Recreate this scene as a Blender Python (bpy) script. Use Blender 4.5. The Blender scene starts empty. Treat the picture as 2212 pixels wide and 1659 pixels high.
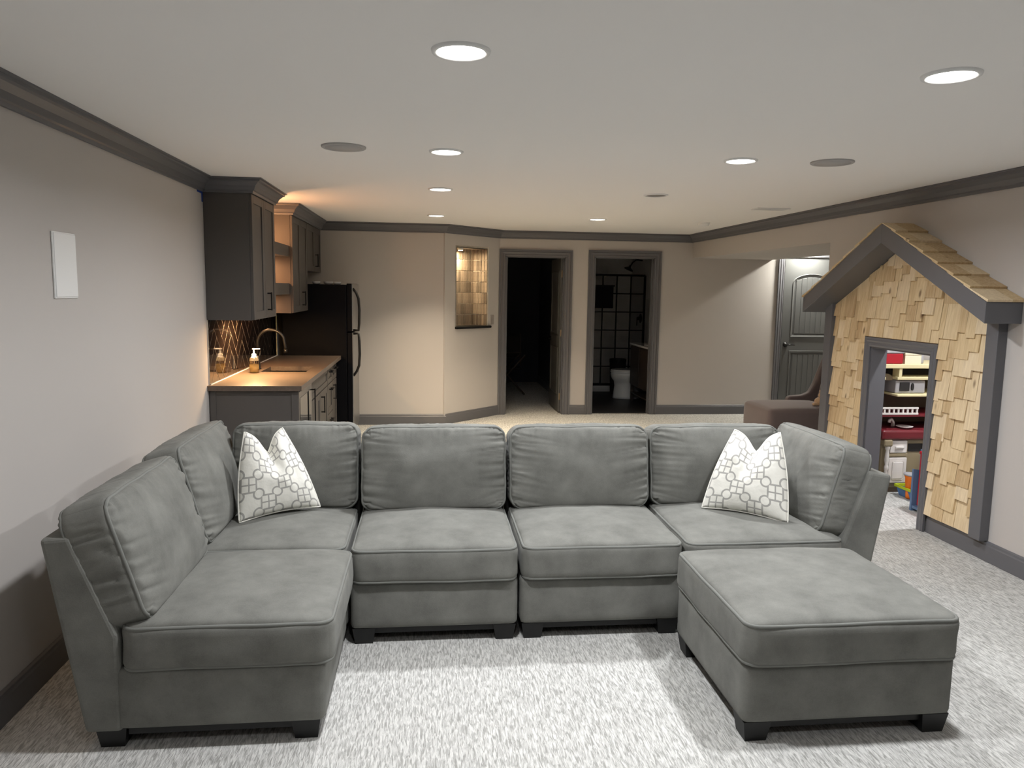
import bpy, bmesh, math, random
from mathutils import Vector, Matrix, noise

random.seed(7)
sc = bpy.context.scene
COL = sc.collection
PI = math.pi

# ------------------------------------------------------------------ camera
FPX, ROLL, VPX, VPY, CAMH = 1652.0, math.radians(-.88), 925.3, 622.4, 1.62
D = Vector((VPX - 1106, VPY - 829.5, FPX)).normalized()
a_, b_ = math.sin(ROLL), math.cos(ROLL)
Vv = Vector((a_, b_, -(a_ * D.x + b_ * D.y) / D.z)).normalized()
Xv = Vv.cross(D)
right = Vector((Xv.x, D.x, -Vv.x)); down = Vector((Xv.y, D.y, -Vv.y)); fwd = Vector((Xv.z, D.z, -Vv.z))
cam_d = bpy.data.cameras.new('camera')
cam_d.sensor_fit = 'HORIZONTAL'; cam_d.sensor_width = 36.0; cam_d.lens = FPX / 2212 * 36
cam_d.clip_start = .05; cam_d.clip_end = 60
cam = bpy.data.objects.new('camera', cam_d); COL.objects.link(cam)
cam.matrix_world = Matrix(((right.x, -down.x, -fwd.x, 0), (right.y, -down.y, -fwd.y, 0), (right.z, -down.z, -fwd.z, CAMH), (0, 0, 0, 1)))
sc.camera = cam
# ------------------------------------------------------------------ world, exposure
w = bpy.data.worlds.new('world'); sc.world = w; w.use_nodes = True
w.node_tree.nodes['Background'].inputs[0].default_value = (.5, .55, .6, 1)
w.node_tree.nodes['Background'].inputs[1].default_value = .0
sc.view_settings.view_transform = 'Standard'; sc.view_settings.look = 'None'
sc.view_settings.gamma = 1.0; sc.view_settings.use_curve_mapping = False
sc.view_settings.exposure = 0.0
sc.cycles.use_denoising = True; sc.cycles.use_light_tree = False
sc.cycles.max_bounces = 5; sc.cycles.diffuse_bounces = 4; sc.cycles.glossy_bounces = 3
sc.cycles.use_adaptive_sampling = True; sc.cycles.adaptive_threshold = .04
sc.cycles.transmission_bounces = 6; sc.cycles.sample_clamp_indirect = 6.0; sc.cycles.caustics_reflective = False
# recessed lamps: colour and power (the lamps themselves are built further down)
NEAR_COL, FAR_COL = (.985, 1.0, 1.04), (1.0, .84, .62)
P_NEAR, P_FAR, P_BACK = 27.0, 26.0, 5.0
SPREAD, SPREAD_FAR = math.radians(163), math.radians(103)
WARM = (1.0, .47, .20)

H = 2.357            # ceiling
XL, XR = -1.56, 3.43  # side walls
YB = -2.6            # wall behind the camera
YFL, YF = 9.09, 9.80  # far-left wall, far wall
DX0, DX1 = .205, .905  # diagonal wall from (DX0,YFL) to (DX1,YF)

# ------------------------------------------------------------------ materials
def s2l(v):
    v /= 255.0
    return v / 12.92 if v <= .04045 else ((v + .055) / 1.055) ** 2.4
def rgb(r, g, b): return (s2l(r), s2l(g), s2l(b), 1)
MATS = {}
class NT:
    def __init__(s, name):
        m = bpy.data.materials.new(name); m.use_nodes = True
        s.m = m; s.nt = m.node_tree; s.b = s.nt.nodes['Principled BSDF']; MATS[name] = m
    def n(s, t, **kw):
        x = s.nt.nodes.new(t)
        for k, v in kw.items():
            if k.startswith('i_'): x.inputs[k[2:]].default_value = v
            else: setattr(x, k, v)
        return x
    def l(s, a, b): s.nt.links.new(a, b)
    def math(s, op, a, b=0.0, c=None):
        x = s.n('ShaderNodeMath', operation=op)
        for i, v in enumerate((a, b, c)):
            if v is None: continue
            if isinstance(v, (int, float)): x.inputs[i].default_value = v
            else: s.l(v, x.inputs[i])
        return x.outputs[0]
def mat(name, col, rough=.6, metal=0.0, spec=.5, var=0.0, vscale=6.0, bump=0.0, bscale=200.0, stretch=None, rnd=0.0, emit=None, estr=0.0, sheen=0.0, coat=0.0):
    t = NT(name); b = t.b
    b.inputs['Base Color'].default_value = col; b.inputs['Roughness'].default_value = rough
    b.inputs['Metallic'].default_value = metal; b.inputs['Specular IOR Level'].default_value = spec
    if sheen: b.inputs['Sheen Weight'].default_value = sheen; b.inputs['Sheen Roughness'].default_value = .5
    if coat: b.inputs['Coat Weight'].default_value = coat
    if emit: b.inputs['Emission Color'].default_value = emit; b.inputs['Emission Strength'].default_value = estr
    tc = t.n('ShaderNodeTexCoord'); vec = tc.outputs['Object']
    if stretch:
        mp = t.n('ShaderNodeMapping'); mp.inputs['Scale'].default_value = stretch; t.l(vec, mp.inputs[0]); vec = mp.outputs[0]
    if var or rnd:
        val = None
        if var:
            nz = t.n('ShaderNodeTexNoise'); nz.inputs['Scale'].default_value = vscale; nz.inputs['Detail'].default_value = 5
            t.l(vec, nz.inputs['Vector'])
            val = t.math('MULTIPLY_ADD', nz.outputs['Fac'], 2 * var, 1 - var)
        if rnd:
            oi = t.n('ShaderNodeObjectInfo')
            rv = t.math('MULTIPLY_ADD', oi.outputs['Random'], 2 * rnd, 1 - rnd)
            val = rv if val is None else t.math('MULTIPLY', val, rv)
        mx = t.n('ShaderNodeMix', data_type='RGBA', blend_type='MULTIPLY'); mx.inputs[0].default_value = 1
        mx.inputs[6].default_value = col
        cb = t.n('ShaderNodeCombineColor')
        for i in range(3): t.l(val, cb.inputs[i])
        t.l(cb.outputs[0], mx.inputs[7]); t.l(mx.outputs[2], b.inputs['Base Color'])
    if bump:
        nz2 = t.n('ShaderNodeTexNoise'); nz2.inputs['Scale'].default_value = bscale; nz2.inputs['Detail'].default_value = 3
        t.l(vec, nz2.inputs['Vector'])
        bp = t.n('ShaderNodeBump'); bp.inputs['Strength'].default_value = bump; bp.inputs['Distance'].default_value = .002
        t.l(nz2.outputs['Fac'], bp.inputs['Height']); t.l(bp.outputs[0], b.inputs['Normal'])
    return t.m

WALLP = mat('wall_paint', rgb(188, 183, 178), .85, spec=.25)
CEILP = mat('ceiling_paint', rgb(242, 240, 237), .9, spec=.2)
TRIM = mat('charcoal_trim', rgb(98, 98, 101), .36, spec=.4)
CAB = mat('cabinet_paint', rgb(82, 78, 75), .45, spec=.4)
DOORP = mat('door_paint', rgb(92, 93, 92), .38, spec=.5)
BLACK = mat('black_plastic', rgb(12, 12, 13), .45, spec=.35)
BLKMET = mat('black_metal', rgb(20, 19, 18), .35, metal=.4)
WHITE = mat('white_plastic', rgb(232, 232, 230), .5)
WHITEG = mat('white_ceramic', rgb(225, 228, 230), .12, coat=.4)
STEEL = mat('brushed_steel', rgb(150, 150, 150), .32, metal=.9, bump=.1, bscale=90, stretch=(1, 1, .03))
BRASS = mat('hinge_metal', rgb(190, 165, 130), .35, metal=.8)
FRIDGEB = mat('fridge_black', rgb(8, 8, 12), .45, spec=.12)
COUNTER = mat('countertop', rgb(92, 80, 70), .32, var=.35, vscale=55, spec=.5)
TILEB = mat('dark_glazed_tile', rgb(26, 20, 18), .07, spec=.7, rnd=.25, coat=.5)
GROUT = mat('grout', rgb(222, 208, 186), .8)
NGROUT = mat('niche_grout', rgb(236, 226, 206), .8)
NTILE = mat('niche_tile', rgb(134, 120, 104), .45, rnd=.4, var=.35, vscale=30, bump=.4, bscale=60)
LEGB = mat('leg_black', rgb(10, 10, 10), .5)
GRILLE = mat('speaker_grille', rgb(176, 174, 172), .8, bump=.5, bscale=900)
MAUVE = mat('mauve_upholstery', rgb(104, 92, 90), .9, sheen=.3, var=.08, vscale=14)
CREAM = mat('cream_plastic', rgb(226, 214, 168), .45)
TAUPE = mat('taupe_plastic', rgb(150, 136, 108), .5)
TAUPED = mat('taupe_plastic_back', rgb(108, 92, 74), .6)
RED = mat('red_plastic', rgb(172, 24, 40), .35)
MAROON = mat('maroon_plastic', rgb(112, 32, 40), .4)
TOYWHITE = mat('toy_white', rgb(228, 222, 216), .45)
CLAM = mat('dark_recess', rgb(34, 31, 30), .8)
BLUEG = mat('blue_grey_board', rgb(92, 118, 150), .6)
BLUEL = mat('light_blue_plastic', rgb(122, 165, 215), .45)
LIME = mat('lime_plastic', rgb(190, 205, 40), .45)
ORANGE = mat('orange_plastic', rgb(240, 120, 20), .4)
GREYP = mat('grey_plastic', rgb(160, 158, 160), .5)
BLUED = mat('deep_blue_plastic', rgb(30, 50, 150), .4)
PLUM = mat('plum_plastic', rgb(70, 28, 44), .5)
CARD = mat('cardboard_cream', rgb(238, 228, 196), .7)
TANPL = mat('tan_plush', rgb(196, 164, 128), .95, sheen=.5, bump=.6, bscale=240)
TAPE = mat('blue_tape', rgb(25, 60, 140), .7)
DARKTILE = mat('bath_floor_tile', rgb(38, 38, 40), .5, var=.2, vscale=5)
BATHWALL = mat('bath_wall_paint', rgb(200, 198, 196), .85)
SHOWERT = mat('shower_tile', rgb(232, 230, 228), .3)
VANITY = mat('vanity_wood', rgb(58, 50, 44), .5, var=.2, vscale=8)
MIRROR = mat('mirror_glass', rgb(190, 195, 198), .02, metal=1.0)
DARKPANEL = mat('dark_panel', rgb(22, 23, 30), .95, bump=.5, bscale=200)
DARKFAB = mat('dark_canvas', rgb(40, 36, 36), .9)
DARKWOOD = mat('dark_wood', rgb(60, 48, 40), .6)
PIPEM = mat('pillow_piping', rgb(236, 234, 224), .85)

def lamp_mat(name, col, strength):
    t = NT(name); t.b.inputs['Base Color'].default_value = (.8, .8, .8, 1)
    t.m.cycles.emission_sampling = 'NONE'; t.b.inputs['Emission Color'].default_value = (*col, 1); t.b.inputs['Emission Strength'].default_value = strength
    return t.m
LENS = lamp_mat('lamp_lens', (1, .96, .9), 14)
LENSOFF = mat('lamp_lens_unlit', rgb(120, 114, 110), .6)
LENSW = lamp_mat('warm_lens', (1, .75, .45), 10)

def glass_mat(name, col, rough=0.0, ior=1.45):
    t = NT(name); b = t.b
    b.inputs['Base Color'].default_value = col; b.inputs['Roughness'].default_value = rough
    b.inputs['Transmission Weight'].default_value = 1.0; b.inputs['IOR'].default_value = ior
    return t.m
def thin_glass():
    t = NT('thin_glass'); nt = t.nt
    tr = t.n('ShaderNodeBsdfTransparent'); gl = t.n('ShaderNodeBsdfGlossy'); gl.inputs['Roughness'].default_value = .02
    fr = t.n('ShaderNodeFresnel'); fr.inputs['IOR'].default_value = 1.45; mx = t.n('ShaderNodeMixShader')
    t.l(fr.outputs[0], mx.inputs[0]); t.l(tr.outputs[0], mx.inputs[1]); t.l(gl.outputs[0], mx.inputs[2])
    t.l(mx.outputs[0], nt.nodes['Material Output'].inputs['Surface'])
    return t.m
GLASS = thin_glass()
SOAPG = glass_mat('amber_soap', rgb(250, 236, 205), .03)
DKGLASS = mat('cooler_glass', rgb(18, 18, 20), .05, spec=.8, coat=.6)

def carpet():
    t = NT('carpet'); b = t.b
    tc = t.n('ShaderNodeTexCoord'); mp = t.n('ShaderNodeMapping'); mp.inputs['Scale'].default_value = (1.0, .14, 1)
    t.l(tc.outputs['Object'], mp.inputs[0])
    n1 = t.n('ShaderNodeTexNoise'); n1.inputs['Scale'].default_value = 150; n1.inputs['Detail'].default_value = 3.0
    n1.inputs['Distortion'].default_value = .9; t.l(mp.outputs[0], n1.inputs['Vector'])
    n2 = t.n('ShaderNodeTexNoise'); n2.inputs['Scale'].default_value = 420; n2.inputs['Detail'].default_value = 2
    t.l(tc.outputs['Object'], n2.inputs['Vector'])
    n3 = t.n('ShaderNodeTexNoise'); n3.inputs['Scale'].default_value = 2.2; n3.inputs['Detail'].default_value = 4
    t.l(tc.outputs['Object'], n3.inputs['Vector'])
    v = t.math('ADD', n1.outputs['Fac'], t.math('MULTIPLY', t.math('SUBTRACT', n2.outputs['Fac'], .5), .22))
    cr = t.n('ShaderNodeValToRGB'); e = cr.color_ramp.elements
    e[0].position = .36; e[0].color = rgb(156, 155, 150); e[1].position = .62; e[1].color = rgb(212, 211, 206)
    m = e.new(.5); m.color = rgb(190, 189, 185)
    t.l(v, cr.inputs[0])
    mx = t.n('ShaderNodeMix', data_type='RGBA', blend_type='MULTIPLY'); mx.inputs[0].default_value = 1
    g = t.math('MULTIPLY_ADD', n3.outputs['Fac'], .16, .92)
    cb = t.n('ShaderNodeCombineColor')
    for i in range(3): t.l(g, cb.inputs[i])
    t.l(cr.outputs[0], mx.inputs[6]); t.l(cb.outputs[0], mx.inputs[7]); t.l(mx.outputs[2], b.inputs['Base Color'])
    b.inputs['Roughness'].default_value = 1.0; b.inputs['Specular IOR Level'].default_value = .1
    bp = t.n('ShaderNodeBump'); bp.inputs['Strength'].default_value = .7; bp.inputs['Distance'].default_value = .006
    t.l(v, bp.inputs['Height']); t.l(bp.outputs[0], b.inputs['Normal'])
    return t.m
CARPET = carpet()

def sofa_fabric():
    t = NT('sofa_microsuede'); b = t.b
    tc = t.n('ShaderNodeTexCoord')
    n1 = t.n('ShaderNodeTexNoise'); n1.inputs['Scale'].default_value = 7; n1.inputs['Detail'].default_value = 6; n1.inputs['Roughness'].default_value = .62
    t.l(tc.outputs['Object'], n1.inputs['Vector'])
    n2 = t.n('ShaderNodeTexNoise'); n2.inputs['Scale'].default_value = 260; n2.inputs['Detail'].default_value = 2
    t.l(tc.outputs['Object'], n2.inputs['Vector'])
    v = t.math('ADD', n1.outputs['Fac'], t.math('MULTIPLY', t.math('SUBTRACT', n2.outputs['Fac'], .5), .25))
    cr = t.n('ShaderNodeValToRGB'); e = cr.color_ramp.elements
    e[0].position = .30; e[0].color = rgb(104, 104, 99); e[1].position = .72; e[1].color = rgb(127, 127, 121)
    t.l(v, cr.inputs[0]); t.l(cr.outputs[0], b.inputs['Base Color'])
    b.inputs['Roughness'].default_value = .95; b.inputs['Specular IOR Level'].default_value = .15
    b.inputs['Sheen Weight'].default_value = .04; b.inputs['Sheen Roughness'].default_value = .5
    bp = t.n('ShaderNodeBump'); bp.inputs['Strength'].default_value = .18; bp.inputs['Distance'].default_value = .002
    t.l(n2.outputs['Fac'], bp.inputs['Height']); t.l(bp.outputs[0], b.inputs['Normal'])
    return t.m
SOFA = sofa_fabric()
SOFAPIPE = mat('sofa_piping', rgb(116, 117, 112), .8, spec=.25)

def pillow_fabric():
    t = NT('pillow_trellis'); b = t.b
    tc = t.n('ShaderNodeTexCoord'); sp = t.n('ShaderNodeSeparateXYZ'); t.l(tc.outputs['UV'], sp.inputs[0])
    M = t.math
    x = M('MULTIPLY', sp.outputs[0], 4.3); y = M('MULTIPLY', sp.outputs[1], 4.3)
    def fold(v, off):      # distance to the nearest centre at off + 2k
        return M('ABSOLUTE', M('SUBTRACT', M('MODULO', M('ADD', v, 21 + off), 2.0), 1.0))
    def plaque(ax, ay, A=.62, R=.26):
        sq = M('SUBTRACT', M('MAXIMUM', ax, ay), A)
        dx = M('SUBTRACT', ax, .5); dy = M('SUBTRACT', ay, .5)
        c = M('SUBTRACT', R, M('SQRT', M('ADD', M('MULTIPLY', dx, dx), M('MULTIPLY', dy, dy))))
        return M('MAXIMUM', sq, c)
    p = M('MINIMUM', plaque(fold(x, 0), fold(y, 0)), plaque(fold(x, 1), fold(y, 1)))
    outline = M('LESS_THAN', M('ABSOLUTE', p), .045)
    lx = M('ABSOLUTE', M('SUBTRACT', M('MODULO', M('ADD', x, 20.5), 1.0), .5))
    ly = M('ABSOLUTE', M('SUBTRACT', M('MODULO', M('ADD', y, 20.5), 1.0), .5))
    bars = M('MULTIPLY', M('LESS_THAN', M('MINIMUM', lx, ly), .036), M('GREATER_THAN', p, 0.0))
    f = M('MAXIMUM', outline, bars)
    mx = t.n('ShaderNodeMix', data_type='RGBA'); t.l(f, mx.inputs[0])
    mx.inputs[6].default_value = rgb(232, 230, 220); mx.inputs[7].default_value = rgb(168, 166, 160)
    t.l(mx.outputs[2], b.inputs['Base Color'])
    b.inputs['Roughness'].default_value = .8; b.inputs['Sheen Weight'].default_value = .2
    nz = t.n('ShaderNodeTexNoise'); nz.inputs['Scale'].default_value = 14; nz.inputs['Detail'].default_value = 3
    t.l(tc.outputs['Object'], nz.inputs['Vector'])
    bp = t.n('ShaderNodeBump'); bp.inputs['Strength'].default_value = .35; bp.inputs['Distance'].default_value = .02
    t.l(nz.outputs['Fac'], bp.inputs['Height']); t.l(bp.outputs[0], b.inputs['Normal'])
    return t.m
PILLOW = pillow_fabric()

def cedar():
    t = NT('cedar_shingle'); b = t.b
    tc = t.n('ShaderNodeTexCoord'); oi = t.n('ShaderNodeObjectInfo')
    ad = t.n('ShaderNodeVectorMath', operation='ADD')
    sc_ = t.n('ShaderNodeVectorMath', operation='SCALE'); cb0 = t.n('ShaderNodeCombineXYZ')
    for i in range(3): t.l(oi.outputs['Random'], cb0.inputs[i])
    t.l(cb0.outputs[0], sc_.inputs[0]); sc_.inputs['Scale'].default_value = 37.0
    t.l(tc.outputs['Object'], ad.inputs[0]); t.l(sc_.outputs[0], ad.inputs[1])
    mp = t.n('ShaderNodeMapping'); mp.inputs['Scale'].default_value = (1, 1, .06); t.l(ad.outputs[0], mp.inputs[0])
    g = t.n('ShaderNodeTexNoise'); g.inputs['Scale'].default_value = 70; g.inputs['Detail'].default_value = 4; g.inputs['Distortion'].default_value = .6
    t.l(mp.outputs[0], g.inputs['Vector'])
    mp2 = t.n('ShaderNodeMapping'); mp2.inputs['Scale'].default_value = (1, 1, .45); t.l(ad.outputs[0], mp2.inputs[0])
    vo = t.n('ShaderNodeTexVoronoi'); vo.inputs['Scale'].default_value = 7.5; t.l(mp2.outputs[0], vo.inputs['Vector'])
    kn = t.n('ShaderNodeMapRange'); kn.inputs['From Min'].default_value = .05; kn.inputs['From Max'].default_value = .13
    kn.inputs['To Min'].default_value = 1; kn.inputs['To Max'].default_value = 0; t.l(vo.outputs['Distance'], kn.inputs['Value'])
    cr = t.n('ShaderNodeValToRGB'); e = cr.color_ramp.elements
    e[0].position = .3; e[0].color = rgb(178, 150, 110); e[1].position = .72; e[1].color = rgb(222, 202, 164)
    t.l(g.outputs['Fac'], cr.inputs[0])
    cr2 = t.n('ShaderNodeValToRGB'); e = cr2.color_ramp.elements
    e[0].position = 0; e[0].color = rgb(176, 146, 106); e[1].position = 1; e[1].color = rgb(240, 224, 194)
    m_ = e.new(.5); m_.color = rgb(220, 196, 152)
    t.l(oi.outputs['Random'], cr2.inputs[0])
    mx = t.n('ShaderNodeMix', data_type='RGBA', blend_type='MIX'); mx.inputs[0].default_value = .5
    t.l(cr.outputs[0], mx.inputs[6]); t.l(cr2.outputs[0], mx.inputs[7])
    mk = t.n('ShaderNodeMix', data_type='RGBA'); t.l(t.math('MULTIPLY', kn.outputs[0], .75), mk.inputs[0])
    t.l(mx.outputs[2], mk.inputs[6]); mk.inputs[7].default_value = rgb(92, 62, 40)
    t.l(mk.outputs[2], b.inputs['Base Color']); b.inputs['Roughness'].default_value = .8
    bp = t.n('ShaderNodeBump'); bp.inputs['Strength'].default_value = .3; bp.inputs['Distance'].default_value = .002
    t.l(g.outputs['Fac'], bp.inputs['Height']); t.l(bp.outputs[0], b.inputs['Normal'])
    return t.m
CEDAR = cedar()

# ------------------------------------------------------------------ helpers
MW = {}
def link(name, data, m=None, parent=None):
    o = bpy.data.objects.new(name, data); COL.objects.link(o)
    if m is not None and data is not None and not data.materials: data.materials.append(m)
    if parent is not None: o.parent = parent
    return o
def thing(name, label, cat, loc=(0, 0, 0), rotz=0.0, group=None):
    o = bpy.data.objects.new(name, None); COL.objects.link(o); o.empty_display_size = .1
    o.location = loc; o.rotation_euler = (0, 0, rotz)
    MW[o.name] = Matrix.Translation(loc) @ Matrix.Rotation(rotz, 4, 'Z')
    return tag(o, label, cat, group)
def tag(o, label, cat, group=None):
    o['label'] = label; o['category'] = cat
    if group: o['group'] = group
    return o
def obj(name, bm, m, parent=None, smooth=False, local=False, label=None):
    """bm is in world coordinates unless local; the mesh is stored relative to the parent"""
    if parent is not None and not local and parent.name in MW:
        bm.transform(MW[parent.name].inverted())
    me = bpy.data.meshes.new(name); bm.normal_update(); bm.to_mesh(me); bm.free()
    if smooth:
        for p in me.polygons: p.use_smooth = True
    o = link(name, me, m, parent)
    if parent is not None and parent.name in MW: MW[o.name] = MW[parent.name]
    if label: o['label'] = label
    return o
def struct(name, bm, m, parent=None, label=None, smooth=False):
    o = obj(name, bm, m, parent, smooth)
    if parent is None:
        o['kind'] = 'structure'
        if label: o['label'] = label
    return o
def NB(): return bmesh.new()
def box(bm, x0, x1, y0, y1, z0, z1, bev=0.0, seg=2):
    x0, x1 = min(x0, x1), max(x0, x1); y0, y1 = min(y0, y1), max(y0, y1); z0, z1 = min(z0, z1), max(z0, z1)
    vs = [bm.verts.new((x, y, z)) for z in (z0, z1) for x, y in ((x0, y0), (x1, y0), (x1, y1), (x0, y1))]
    fs = [bm.faces.new([vs[i] for i in f]) for f in ((3, 2, 1, 0), (4, 5, 6, 7), (0, 1, 5, 4), (1, 2, 6, 5), (2, 3, 7, 6), (3, 0, 4, 7))]
    if bev:
        es = list({e for f in fs for e in f.edges})
        bmesh.ops.bevel(bm, geom=es, offset=bev, segments=seg, affect='EDGES', profile=.5)
    return bm
def B(*a, **k): return box(NB(), *a, **k)
def prism(bm, pts, mapf, a0, a1, bev=0.0, seg=2):
    """polygon pts (2-D) extruded from a0 to a1; mapf(u, v, a) -> 3-D"""
    A = [bm.verts.new(mapf(u, v, a0)) for u, v in pts]; C = [bm.verts.new(mapf(u, v, a1)) for u, v in pts]
    n = len(pts); fs = [bm.faces.new(A), bm.faces.new(C[::-1])]
    for i in range(n): fs.append(bm.faces.new((A[i], C[i], C[(i + 1) % n], A[(i + 1) % n])))
    bmesh.ops.recalc_face_normals(bm, faces=fs)
    if bev:
        es = list({e for f in fs for e in f.edges})
        bmesh.ops.bevel(bm, geom=es, offset=bev, segments=seg, affect='EDGES', profile=.5)
    return bm
XZ = lambda u, v, a: (u, a, v)
YZ = lambda u, v, a: (a, u, v)
XY = lambda u, v, a: (u, v, a)
def tube(bm, pts, r, seg=8, closed=False, caps=True):
    pts = [Vector(p) for p in pts]; n = len(pts); rings = []
    up = Vector((0, 0, 1)); prev = None
    for i, p in enumerate(pts):
        if closed: d = pts[(i + 1) % n] - pts[i - 1]
        else: d = pts[min(i + 1, n - 1)] - pts[max(i - 1, 0)]
        d.normalize()
        if prev is None:
            ref = up if abs(d.z) < .9 else Vector((1, 0, 0))
            u = d.cross(ref).normalized()
        else:
            u = (prev - d * prev.dot(d)).normalized()
        prev = u; v = d.cross(u)
        rr = r[i] if isinstance(r, (list, tuple)) else r
        rings.append([bm.verts.new(p + (u * math.cos(t) + v * math.sin(t)) * rr) for t in [2 * PI * k / seg for k in range(seg)]])
    m = n if closed else n - 1
    for i in range(m):
        A, C = rings[i], rings[(i + 1) % n]
        off = 0
        if closed and i == n - 1:   # best twist match
            off = min(range(seg), key=lambda s: (A[0].co - C[s].co).length)
        for k in range(seg):
            bm.faces.new((A[k], A[(k + 1) % seg], C[(k + 1 + off) % seg], C[(k + off) % seg]))
    if not closed and caps:
        bm.faces.new(rings[0][::-1]); bm.faces.new(rings[-1])
    return bm
def lathe(bm, prof, seg=24, c=(0, 0, 0), axis='Z'):
    """prof: (radius, height) pairs"""
    rings = []
    for r, h in prof:
        ring = []
        for k in range(seg):
            t = 2 * PI * k / seg; p = (r * math.cos(t), r * math.sin(t), h)
            if axis == 'X': p = (p[2], p[0], p[1])
            elif axis == 'Y': p = (p[0], p[2], p[1])
            ring.append(bm.verts.new((p[0] + c[0], p[1] + c[1], p[2] + c[2])))
        rings.append(ring)
    for A, C in zip(rings, rings[1:]):
        for k in range(seg): bm.faces.new((A[k], A[(k + 1) % seg], C[(k + 1) % seg], C[k]))
    bm.faces.new(rings[0][::-1]); bm.faces.new(rings[-1])
    bmesh.ops.recalc_face_normals(bm, faces=bm.faces)
    return bm
def sweep(bm, path, prof, mapf, closed=False):
    """mitred moulding: 2-D path, profile (offset to the right of travel, height), mapf(x, y, h)"""
    P = [Vector(p) for p in path]; n = len(P); rows = []
    for i in range(n):
        ns = []
        if closed or i > 0:
            d = (P[i] - P[i - 1]).normalized(); ns.append(Vector((d.y, -d.x)))
        if closed or i < n - 1:
            d = (P[(i + 1) % n] - P[i]).normalized(); ns.append(Vector((d.y, -d.x)))
        m = ns[0] if len(ns) == 1 else (ns[0] + ns[1]) / max(.15, 1 + ns[0].dot(ns[1]))
        rows.append([bm.verts.new(mapf(P[i].x + m.x * o, P[i].y + m.y * o, h)) for o, h in prof])
    k = len(prof); fs = []
    for i in range(n if closed else n - 1):
        A, C = rows[i], rows[(i + 1) % n]
        for j in range(k): fs.append(bm.faces.new((A[j], A[(j + 1) % k], C[(j + 1) % k], C[j])))
    if not closed: fs += [bm.faces.new(rows[0]), bm.faces.new(rows[-1][::-1])]
    bmesh.ops.recalc_face_normals(bm, faces=fs)
    return bm
def clip(bm, co, no):
    """keep the side the normal points away from"""
    g = bm.verts[:] + bm.edges[:] + bm.faces[:]
    r = bmesh.ops.bisect_plane(bm, geom=g, plane_co=co, plane_no=no, clear_outer=True)
    es = [e for e in r['geom_cut'] if isinstance(e, bmesh.types.BMEdge)]
    if es: bmesh.ops.holes_fill(bm, edges=es)
    return bm

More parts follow.
